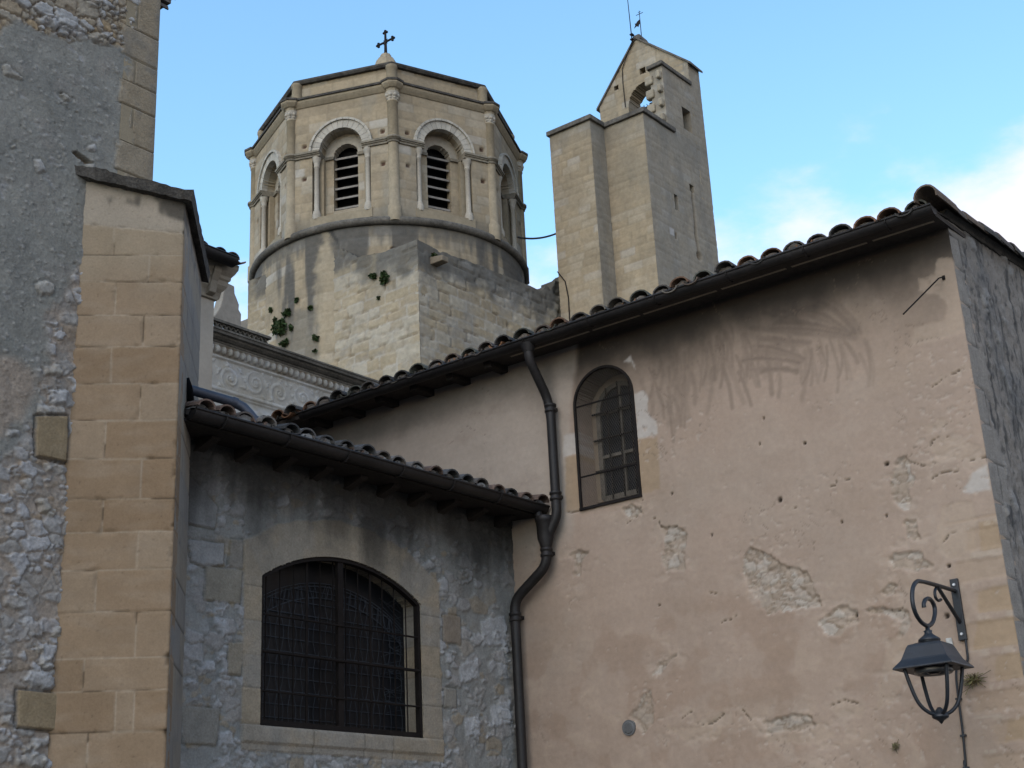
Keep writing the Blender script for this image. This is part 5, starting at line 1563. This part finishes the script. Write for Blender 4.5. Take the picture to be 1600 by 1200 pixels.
def x_fn(U, V):
    h, col = xc(U, V)
    dd = line_dist(U + .05 * fbm(U * 4, V * 4, 3, 3), V, CRK); m = sstep(.07, .02, dd)
    h = h - .06 * m; col = mixc(col, (.16, .125, .085), m * .8)
    dd = np.hypot(U - CRK[-1][0], V - CRK[-1][1]) ; m = sstep(.17, .08, dd); h = h - .1 * m; col = mixc(col, (.2, .15, .1), m * .7)
    p = [(1.152,19.316),(0.964,19.371)] 
    m = sstep(.07, .05, np.maximum(np.abs(U - p[0][0]) * 1.3, np.abs(V - p[0][1]) * .6)); h = h - .06 * m; col = mixc(col, (.13, .10, .07), m)
    m = sstep(.12, .09, np.maximum(np.abs(U - p[1][0]), np.abs(V - p[1][1]))); col = mixc(col, (.46, .45, .43), m * .8)
    return h, col
relief('side_wall', XF, np.concatenate((steps(0, 1.28, .045), steps(1.281, 2.82, .045), steps(2.821, 3.43, .045))), np.concatenate((vz, steps(22.9, 25.87, .045)[1:])), x_fn, BT, M_FAR, .45, x_sdf, skirt=lambda U, V: (U > .1) & (V > .5))
mb = MB(); mb.col = (.2, .175, .13)               # niche backs and the plain hidden sides
for a, b, c, d in XH:
    mb.box(XF, a - .05, b + .05, c - .05, d + .05, -.5, -.44)
mb.build('niche_back', M_FAR, BT)
mb = MB(); mb.col = (.32, .28, .2)
mb.hexa([Y2(-.0, 0, -.2), Y2(0, 0, -.2) - YD * .2, XF(3.43, 0, -.1) + YD * 2.7, XF(3.43, 0, -.1) + YD * 2.9, Y2(-.0, 22.8, -.2), Y2(0, 22.8, -.2) - YD * .2, XF(3.43, 22.8, -.1) + YD * 2.7, XF(3.43, 22.8, -.1) + YD * 2.9])
mb.box(XF, 3.28, 3.425, 0, 22.8, -2.9, -.02)
mb.prism([Y2(0, 22.7, -.1), C2 + ZD * 22.7 + (XD - PN * 0) * .1 + YD * .1, I2 + ZD * 22.7 + XD * .1, C1 + ZD * 22.7 + XD * .1 + YD * .1, XF(3.3, 22.7, -.1), XF(3.3, 22.7, -2.9)], ZD * .15)
mb.build('rear_wall', M_FAR, BT)
mb = MB(); rg = random.Random(2)
o = .075
P = [L0 + YD * .07 + PN * o, C2 + PN * o + WN * o, I2 + PN * o + WN * o, C1 + PN * o + WN * o, XF(1.62, 0, o), XF(1.62, 0, -.05), XF(1.3, 0, -.05), XF(1.3, 0, -.5), L0 + XD * 2.5 + YD * .07, L0 + XD * .0 + YD * .07]
P = P[:-1]
mb.prism([p + ZD * 22.83 for p in P], ZD * .15)
mb.build('coping', M_CAPFAR, BT, bevel=.02)
# free-standing pier with toothing stones, and its cap
mb = MB(); mb.col = (.28, .245, .185)
mb.box(XF, 1.285, 2.15, 22.9, 25.02, -.40, -.02); mb.box(XF, 2.15, 2.82, 24.05, 25.02, -.40, -.02); mb.box(XF, 2.15, 2.82, 22.7, 23.2, -.40, -.02)
mb.build('pier', M_FAR, BT)
p_ = BT.children[-1]
for i, z in enumerate((23.05, 23.55, 24.03, 24.5)):
    mb = MB(); mb.col = tuple(V3(.31, .27, .2) * (1 + .1 * (i % 2)))
    mb.box(XF, 1.12, 1.30, z + .06, z + .32, -.17, -.03)
    mb.box(XF, 1.20, 1.42, z, z + .30, -.62, -.34)
    mb.build('toothing_stone', M_FAR, p_, bevel=.05)
mb = MB(); mb.box(XF, 1.18, 2.86, 25.0, 25.13, -.50, .06)
mb.build('pier_cap', M_CAPFAR, p_, bevel=.02)
# gabled bell wall
GA = [(0, 25.85), (1.756, 27.47), (3.30, 25.58)]
ARC = (1.55, .68, 25.12, 23.2)
GH = [(1.61, 26.21, .11), (2.62, 26.0, .085)]
def g_open(U, V):
    x = np.abs(U - ARC[0])
    return np.where(V > ARC[2], np.hypot(x, V - ARC[2]) - ARC[1], np.maximum(x - ARC[1], ARC[3] - V))
def g_sdf(U, V):
    s = np.interp(U, [p[0] for p in GA], [p[1] for p in GA]) - V
    s = np.minimum(s * .72, g_open(U, V))
    for a, b, r in GH:
        s = np.minimum(s, np.maximum(np.abs(U - a), np.abs(V - b)) - r)
    return s
relief('gable_wall', GF, steps(0, 3.30, .04), steps(21, 27.5, .04), bell_col(1650), BT, M_FAR, .60, g_sdf)
gw = BT.children[-1] if BT.children[-1].name.startswith('gable') else [c for c in BT.children if c.name.startswith('gable')][0]
relief('gable_back', Frame(G1 + XD * .61, YD, -PN), steps(0, 3.30, .08), steps(21, 27.5, .08), bell_col(1690), gw, M_FAR, 0, lambda U, V: np.minimum((np.interp(U, [p[0] for p in GA], [p[1] for p in GA]) - V) * .72, g_open(U, V)))
mb = MB()
for (a, za), (b, zb_) in zip(GA[:-1], GA[1:]):
    if a == 0: a, za = -.12, za - .11
    else: b, zb_ = b + .09, zb_ - .11
    mb.hexa([GF(a, za - .03, .06), GF(b, zb_ - .03, .06), GF(b, zb_ - .03, -.70), GF(a, za - .03, -.70), GF(a, za + .045, .06), GF(b, zb_ + .045, .06), GF(b, zb_ + .045, -.70), GF(a, za + .045, -.70)])
mb.build('gable_coping', M_CAPFAR, gw)
mb = MB()
mb.hexa([GF(1.56, 27.38, .04), GF(1.92, 27.38, .04), GF(1.92, 27.38, -.6), GF(1.56, 27.38, -.6), GF(1.62, 27.60, 0), GF(1.86, 27.60, 0), GF(1.86, 27.60, -.5), GF(1.62, 27.60, -.5)])
mb.build('apex_stone', M_CAPFAR, gw, bevel=.04)
mb = MB()
mb.box(GF, .85, 2.25, 24.95, 25.22, -.57, -.47)
mb.box(GF, .88, 2.22, 23.2, 24.95, -.55, -.50)
mb.box(GF, 1.45, 1.55, 24.99, 25.07, -.47, -.14)
for i in range(12):
    mb.bar(GF(.95 + i * .11, 25.2, -.52), GF(.95 + i * .11 + .03, 25.33, -.52), .018, .018)
mb.build('bell_frame_boards', M_WOOD, gw)
bl_ = MB()
bl_.lathe(GF(1.5, 0, -.17), [(.02, 25.02), (.07, 25.0), (.14, 24.94), (.17, 24.78), (.21, 24.60), (.28, 24.48), (.29, 24.45), (.25, 24.45)], 20)
bo = bl_.build('bell', M_BRONZE, None, GF(1.5, 24.45, -.17))
tag(bo, 'dark bronze bell hanging in the arched opening of the gabled bell tower', 'bell')
# lightning rod, its conductor and the weather vane
mb = MB()
mb.tube([GF(1.84, 27.3, .1), GF(1.84, 27.62, .1), GF(1.86, 28.8, .1), GF(1.90, 30.2, .1)], [.02, .018, .013, .01], 6)
for z in (27.4, 27.58): mb.box(GF, 1.79, 1.89, z, z + .04, .0, .13)
ro = mb.build('lightning_rod', M_IRON, None, GF(1.84, 27.3, .1))
tag(ro, 'tall thin lightning rod leaning up from the bell tower gable, beside the vane', 'lightning rod')
cp = [(1.841,27.355),(2.325,26.565),(2.346,26.054),(2.328,25.158)]
mb = MB(); mb.tube([GF(u, z, .075 if i == 0 else .03) for i, (u, z) in enumerate(cp)], .014, 6)
mb.build('down_conductor', M_IRON, ro)
mb = MB()
vp = GF(1.62, 27.5, -.15)
mb.tube([vp, vp + ZD * 1.02], [.016, .011], 6)
mb.tube([vp + ZD * .90 - YD * .13, vp + ZD * .90 + YD * .13], .010, 6)
mb.tube([vp + ZD * .97 - YD * .05, vp + ZD * .97 + YD * .05], .008, 6)
vn = mb.build('weather_vane', M_IRON, None, vp)
tag(vn, 'small iron weather vane with a cross on top of the bell tower gable', 'weather vane')
mb = MB()
fl = [(0, .70), (.10, .66), (.16, .60), (.20, .64), (.19, .54), (.24, .46), (.13, .50), (.09, .44), (.04, .52), (0, .56)]
mb.prism([vp + YD * u + ZD * z - PN * .006 for u, z in fl], PN * .012)
mb.build('banner', M_IRON, vn)

# ------------------------------------------------------------------ rainwater pipe in the corner
PP = thing('rainwater_pipe', PINK(4.45, 0, .1), 'brown rainwater downpipe in the corner between the pink wall and the grey wing', 'downpipe')
pp = [(3.908,6.186),(3.917,5.012),(4.043,4.862),(4.1,4.657),(4.167,4.526),(4.431,4.393),(4.441,4.228),(4.388,2.768)]
pg = [(3.938,6.457)][0]
def pw(i, n=.10): return PINK(pp[i][0], pp[i][1], n)
def bend(pts, k=5, r=.12):
    out = [pts[0]]
    for a, b, c in zip(pts[:-2], pts[1:-1], pts[2:]):
        d1, d2 = (a - b), (c - b)
        l = min(r, .45 * np.linalg.norm(d1), .45 * np.linalg.norm(d2))
        p, q = b + d1 / np.linalg.norm(d1) * l, b + d2 / np.linalg.norm(d2) * l
        out += [(1 - s) ** 2 * p + 2 * s * (1 - s) * b + s * s * q for s in np.linspace(0, 1, k)]
    return out + [pts[-1]]
PR = .045
tu = pp[0][0]
mb = MB()
top = [PINK(pg[0], 6.57, .36), PINK(pg[0], 6.40, .36), PINK(tu + .02, 6.06, .10), PINK(tu, 5.85, .10)]
mb.tube(bend(top), PR, 14); mb.lathe(PINK(pg[0], 0, .36), [(.05, 6.47), (.075, 6.55)], 14)
mb.build('swan_neck', M_GUTTER, PP)
xt = tu
zt = pp[1][1]
mb = MB(); mb.tube([PINK(xt, 6.0, .10), PINK(xt, zt, .10)], PR, 14)
mb.build('upper_pipe', M_GUTTER, PP)
mb = MB()
tb = 4.42
lowp = [PINK(xt, zt + .06, .10), PINK(xt, zt - .08, .10), PINK(xt + .12, zt - .28, .12), PINK(xt + .13, zt - .52, .12), PINK(tb, zt - .78, .12), PINK(tb, zt - 1.0, .12)]
mb.tube(bend(lowp, 6, .1), PR * 1.03, 14)
mb.build('offset_bend', M_GUTTER, PP)
mb = MB(); mb.tube([PINK(tb, zt - .95, .12), PINK(tb, .1, .12)], PR, 14)
mb.build('lower_pipe', M_GUTTER, PP)
for z in (pp[0][1] - .02, 5.12, 5.88 - .9 * 0):
    pass
for (t, z, n) in ((xt, 5.97, .10), (xt, 5.12, .10), (xt + .125, zt - .40, .12), (tb, zt - .93, .12), (tb, zt - 2.35, .12)):
    mb = MB()
    mb.lathe(PINK(t, 0, n), [(PR, z - .045), (PR * 1.28, z - .04), (PR * 1.28, z - .02), (PR * 1.12, z - .015), (PR * 1.12, z + .01), (PR * 1.3, z + .015), (PR * 1.3, z + .035), (PR, z + .04)], 14)
    mb.box(PINK, t - .012, t + .012, z - .01, z + .02, -.01, n)
    mb.build('pipe_collar', M_GUTTER, PP)
mb = MB()                                          # hopper taking the lower gutter
hc = PINK(xt + .125, 0, .12)
mb.lathe(hc, [(PR * 1.1, zt - .36), (.075, zt - .27), (.082, zt - .12), (.09, zt - .11), (.09, zt - .07), (.03, zt - .05)], 8, .2)
mb.tube(bend([WING(-.10, 5.03, .40), WING(-.10, 4.95, .40), hc + ZD * (zt - .12)], 4, .05), .04, 12)
mb.build('hopper', M_GUTTER, PP)

# ------------------------------------------------------------------ wall lantern
T0 = .39
LP = lambda n, z, t=0.0: PINK(T0 + t, z, n)
LT = thing('wall_lantern', PINK(T0, 3.3, 0), 'dark metal street lantern hanging from a scrolled wall bracket on the pink wall', 'street lamp')
mb = MB(); mb.box(PINK, T0 - .032, T0 + .030, 3.30, 3.76, .004, .03)
pl = mb.build('wall_plate', M_PAINTED, LT, bevel=.004)
for z in (3.715, 3.345):
    mb = MB(); mb.lathe(V3(0, 0, 0), [(0, 0)], 4, caps=False) if False else None
    c = PINK(T0, z, .03)
    mb.tube([c, c + PN * .008], [.013, .009], 8)
    mb.build('screw', M_SCREW, pl)
sp_ = [(-0.024,3.669),(0.393,3.659),(0.706,3.643),(0.801,3.619),(0.863,3.575),(0.9,3.518),(0.91,3.447),(0.876,3.381),(0.795,3.337),(0.686,3.327),(0.584,3.365),(0.517,3.433),(0.503,3.485),(0.537,3.522),(0.6,3.533),(0.669,3.512),(0.704,3.48),(0.707,3.455)]
sp_[0] = (.02, sp_[0][1])
mb = MB()
def smooth_path(P, k=4):
    P = [np.array(p) for p in P]; out = []
    for i in range(len(P) - 1):
        a, b, c, d = P[max(i - 1, 0)], P[i], P[i + 1], P[min(i + 2, len(P) - 1)]
        for s in np.linspace(0, 1, k, endpoint=False):
            out.append(.5 * ((2 * b) + (c - a) * s + (2 * a - 5 * b + 4 * c - d) * s * s + (3 * b - a - 3 * c + d) * s ** 3))
    return out + [P[-1]]
mb.tube(smooth_path([LP(n, z) for n, z in sp_]), .0155, 10, up=YD)
mb.build('scroll_arm', M_PAINTED, LT)
br = [(0.379,3.65),(-0.015,3.43)]
mb = MB(); mb.tube([LP(br[0][0], br[0][1]), LP(.02, br[1][1])], .0145, 10)
cu = [(0.379,3.65),(0.427,3.61),(0.43,3.566),(0.385,3.548),(0.326,3.564)]
mb.tube(smooth_path([LP(n, z, .008) for n, z in cu]), .011, 8)
mb.build('brace', M_PAINTED, LT)
lz = [z for _, z in [(0.689,3.329),(0.695,3.295),(0.7,3.274),(0.71,3.232),(0.715,3.201),(0.696,3.18),(0.69,3.077),(0.693,3.027),(0.698,2.989),(0.715,2.711),(0.727,2.649)]]
n_ax = [(0.689,3.329)][0][0] + .012
ax = PINK(T0, 0, n_ax)
mb = MB()
mb.lathe(ax, [(.016, lz[0] + .01), (.016, lz[1]), (.030, lz[1] - .004), (.026, lz[2]), (.034, lz[2] - .012), (.075, lz[3]), (.078, lz[3] - .012), (.045, lz[3] - .03), (.055, lz[4]), (.095, lz[5] + .0)], 16)
mb.build('neck', M_PAINTED, LT)
def sq(h, z, dz=0): return [ax + YD * (a * h) + PN * (b * h) + ZD * z for a, b in ((-1, -1), (1, -1), (1, 1), (-1, 1))]
mb = MB()
lev = [(.060, lz[5] + .03), (.118, lz[5] + .012), (.128, lz[5] - .004), (.162, lz[6] + .016), (.170, lz[6] + .004), (.212, lz[7] + .008), (.214, lz[7] - .004), (.150, lz[7] + .002)]
vs_ = [p for h, z in lev for p in sq(h, z)]
fs = [(i * 4 + j, i * 4 + (j + 1) % 4, (i + 1) * 4 + (j + 1) % 4, (i + 1) * 4 + j) for i in range(len(lev) - 1) for j in range(4)]
mb.add(vs_, fs + [(0, 1, 2, 3), tuple(28 + j for j in range(4))[::-1]])
mb.build('hood', M_PAINTED, LT, bevel=.004)
mb = MB(); mb.lathe(ax, [(.13, lz[7] + .0), (.135, lz[8] + .012), (.125, lz[8]), (.095, lz[8] + .006), (.085, lz[7])], 24)
mb.build('reflector_ring', M_BULBRING, LT)
mb = MB(); mb.lathe(ax, [(.02, lz[7] + .0), (.045, lz[8] + .03), (.05, lz[8] + .012), (.03, lz[8] - .002)], 14)
mb.build('bulb', M_GLASS, LT)
for a, b in ((-1, -1), (1, -1), (1, 1), (-1, 1)):
    d_ = YD * a + PN * b
    mb = MB()
    hgt = lz[7] - lz[9]
    prof = [(.150, 0), (.132, .35), (.110, .66), (.085, .84), (.048, .965), (.015, 1.0)]
    mb.tube(smooth_path([ax + d_ * r + ZD * (lz[7] - hgt * s) for r, s in prof], 3), .0135, 8)
    mb.build('cage_rib', M_PAINTED, LT)
mb = MB(); mb.lathe(ax, [(.012, lz[9] + .05), (.03, lz[9] + .03), (.035, lz[9] + .01), (.062, lz[9] - .008), (.058, lz[9] - .02), (.022, lz[10] + .022), (.004, lz[10])], 8)
mb.build('bottom_finial', M_PAINTED, LT)
cb = [(0.371,3.3),(0.374,3.213),(0.378,3.161),(0.399,3.126),(0.435,3.115),(0.468,3.106),(0.484,3.042),(0.492,2.885),(0.495,2.741),(0.499,2.622),(0.507,2.497),(0.514,2.396),(0.522,2.27)]
mb = MB(); mb.tube(smooth_path([PINK(u, z, .018) for u, z in cb] + [PINK(cb[-1][0] - .02, 0.3, .018)]), .0085, 8)
fc = mb.build('feed_cable', M_PAINTED, LT)
for i in (7, 9, 11):
    mb = MB(); u, z = cb[i]; mb.box(PINK, u - .02, u + .02, z - .008, z + .008, .0, .03); mb.build('cable_clip', M_PAINTED, fc)
u, z = [(0.492,3.263)][0]
mb = MB(); mb.col = (.55, .54, .5); mb.hexa([PINK(u - .03, z - .085, .0), PINK(u + .02, z - .085, 0), PINK(u + .02, z - .085, .02), PINK(u - .03, z - .085, .02), PINK(u - .015, z + .07, 0), PINK(u + .03, z + .07, 0), PINK(u + .03, z + .07, .02), PINK(u - .015, z + .07, .02)])
o = mb.build('white_wall_clip', M_MORTAR, None, PINK(u, z, 0), bevel=.006)
tag(o, 'small off-white fixing plate on the pink wall just behind the lantern hood', 'wall plate')
# ------------------------------------------------------------------ vent cap, iron hook, dry tuft
u, z = [(3.364,2.989)][0]
mb = MB()
c = PINK(u, z, -.01)
for r0, r1, d0, d1 in ((.066, .066, 0, .02), (.052, .045, .02, .028)):
    mb.tube([c + PN * d0, c + PN * d1], [r0, r1], 20, up=ZD)
for i in range(-2, 3):
    mb.box(PINK, u - .033, u + .033, z + i * .014 - .003, z + i * .014 + .003, .016, .022)
o = mb.build('vent_cap', M_VENT, None, PINK(u, z, 0))
tag(o, 'small round grey vent cap low on the pink wall', 'vent')
(u, z), (u2, z2) = [(0.098,6.135)][0], [(0.341,5.737)][0]
mb = MB(); mb.tube([PINK(u, z + .02, -.03), PINK(u + .005, z + .012, .03), PINK(u + .02, z + .0, .06), PINK(u2, z2 + .06, .36)], .0062, 8)
mb.box(PINK, u - .012, u + .012, z + .0, z + .035, -.01, .008)
o = mb.build('iron_hook', M_IRON, None, PINK(u, z, 0))
tag(o, 'thin rusty iron rod sticking out of the pink wall under the eave near its corner', 'hook')
u, z = [(0.361,3.009)][0]
mb = MB(); rg = random.Random(31)
for i in range(110):
    a = rg.uniform(0, 6.28); l = abs(rg.gauss(0, .045)) + .01
    p = PINK(u + rg.gauss(0, .014), z + rg.gauss(0, .014), .012)
    q = PINK(u + math.cos(a) * l * 1.3, z + math.sin(a) * l * .8, rg.uniform(.01, .07))
    mb.col = tuple(np.array(rg.choice([(.20, .15, .07), (.12, .09, .05), (.26, .21, .10), (.15, .15, .05)])))
    mb.bar(p, q, .004, .003, PN)
o = mb.build('dry_tuft', M_LEAF, None, PINK(u, z, 0))
tag(o, 'tuft of dry weeds in a wall crack right of the lantern', 'plant')
u, z = [(1.025,2.598)][0]
mb = MB()
for i in range(45):
    a = rg.uniform(0, 6.28); l = abs(rg.gauss(0, .02)) + .006
    mb.col = tuple(np.array(rg.choice([(.18, .14, .08), (.12, .10, .06), (.16, .16, .07)])))
    mb.bar(PINK(u + rg.gauss(0, .01), z + rg.gauss(0, .01), .008), PINK(u + math.cos(a) * l, z + math.sin(a) * l, rg.uniform(.01, .03)), .0035, .003, PN)
o = mb.build('dry_tuft', M_LEAF, None, PINK(u, z, 0))
tag(o, 'tiny tuft of dry weeds in the pink wall, lower left of the lantern', 'plant')
# ------------------------------------------------------------------ cables on the towers
a, zc_ = [(67.23,19.498)][0]
A_ = TC + V3(math.sin(R(a)) * 4.1, -math.cos(R(a)) * 4.1, zc_ - .05)
B_ = Y2(0.0, [(0.047,19.721)][0][1], -.1)
mb = MB(); mb.tube([A_ + (B_ - A_) * s - ZD * .10 * 4 * s * (1 - s) for s in np.linspace(0, 1, 12)], .028, 6)
o = mb.build('span_cable', M_GUTTER, None, A_)
tag(o, 'black cable spanning the gap between the octagonal tower and the bell tower', 'cable')
wp = [(0.002,18.458),(-0.237,18.085),(-0.309,17.572),(-0.302,16.893),(-0.302,16.316)]
mb = MB(); mb.tube([Y2(u, z, .03) for u, z in wp], .016, 6)
o = mb.build('wall_cable', M_IRON, None, Y2(wp[0][0], wp[0][1], 0))
tag(o, 'thin cable running down the foot of the bell tower beside the rubble stub', 'cable')
# ------------------------------------------------------------------ plants in the tower joints
def plant(name, c, n, w, h, num, seed, label, droop=.25):
    rg = random.Random(seed); mb = MB()
    up = ZD; t = np.cross(up, n)
    lobes = [(rg.uniform(-.55, .55) * w, rg.uniform(-.5, .5) * h, rg.uniform(.35, .65)) for _ in range(max(3, int(num / 60)))]
    for i in range(num):
        lx, lz_, lr = rg.choice(lobes)
        d = np.array([rg.gauss(0, 1), rg.gauss(0, 1), rg.gauss(0, 1)]); d /= np.linalg.norm(d); r = rg.random() ** .4 * lr
        out = abs(d[1]) * r * min(w, h) * 1.0 + .02
        p = c + t * (lx + d[0] * r * w * .8) + n * out + up * (lz_ + d[2] * r * h * .8 - droop * out)
        L = rg.uniform(.04, .085) * (1 if w > .15 else .8); W = L * rg.uniform(.35, .6)
        ax_ = np.array([rg.gauss(0, 1), rg.gauss(0, 1), rg.gauss(.3, .8)]) + n * .6; ax_ /= np.linalg.norm(ax_)
        sd = np.cross(ax_, np.array([rg.gauss(0, 1), rg.gauss(0, 1), rg.gauss(0, 1)])); sd /= np.linalg.norm(sd) + 1e-9
        g = rg.uniform(.6, 1.4)
        mb.col = (.034 * g, .066 * g, .018 * g) if rg.random() < .85 else (.07 * g, .085 * g, .03 * g)
        mb.add([p, p + ax_ * L * .5 + sd * W, p + ax_ * L, p + ax_ * L * .5 - sd * W], [(0, 1, 2, 3)])
    mb.col = (.05, .035, .02)
    for i in range(5):
        mb.bar(c - n * .03, c + t * rg.uniform(-.5, .5) * w + n * .08 + up * rg.uniform(-.4, .4) * h, .012, .012)
    o = mb.build(name, M_LEAF, None, c)
    tag(o, label, 'plant', 'plants rooted in the tower joints')
pb = [(1.52,17.043),(1.103,16.913),(1.312,16.403)]
for (u, z), w, h, nn, lb in zip(pb, (.13, .17, .06), (.14, .20, .07), (330, 480, 90), ('smaller of two round green bushes side by side high on the square tower base', 'larger of two round green bushes side by side high on the square tower base', 'tiny green tuft below the two round bushes on the square tower base')):
    plant('wall_plant', BLF(u, z), PN, w, h, nn, int(u * 100), lb)
pd = [(-34.25,17.124),(-49.88,17.156),(-39.18,16.834),(-43.01,16.489),(-40.18,16.005),(-27.22,16.772),(-24.85,15.876),(-46.49,16.792),(-25.43,15.488),(-37.3,16.369)]
dl = [('small green tuft alone on the drum, highest of the left-hand plants', .08, .10, 130), ('small round tuft nearest the left edge of the drum', .06, .09, 110), ('slanting green bush just above the biggest bush on the drum', .16, .12, 300), ('biggest dark green bush on the left of the drum', .30, .28, 900), ('low green bush directly under the biggest bush on the drum', .19, .13, 320),
      ('green tuft at the top of the grey repaired patch on the drum', .10, .09, 150), ('trailing green tuft on the right edge of the grey repaired patch', .08, .17, 190), ('small tuft left of the slanting bush on the drum', .08, .08, 120), ('lowest tiny tuft on the drum near the pale wall', .06, .06, 70), ('sprig on the right flank of the biggest bush on the drum', .10, .14, 160)]
for (a, z), (lb, w, h, nn) in zip(pd, dl):
    n = V3(math.sin(R(a)), -math.cos(R(a)), 0)
    plant('wall_plant', TC + n * 3.93 + ZD * z, n, w, h, nn, int(z * 100), lb)
plant('wall_plant', BRF(su - .1, sz + .16, .06), WN, .16, .07, 120, 9, 'thin grassy tuft growing on top of the stone waterspout')
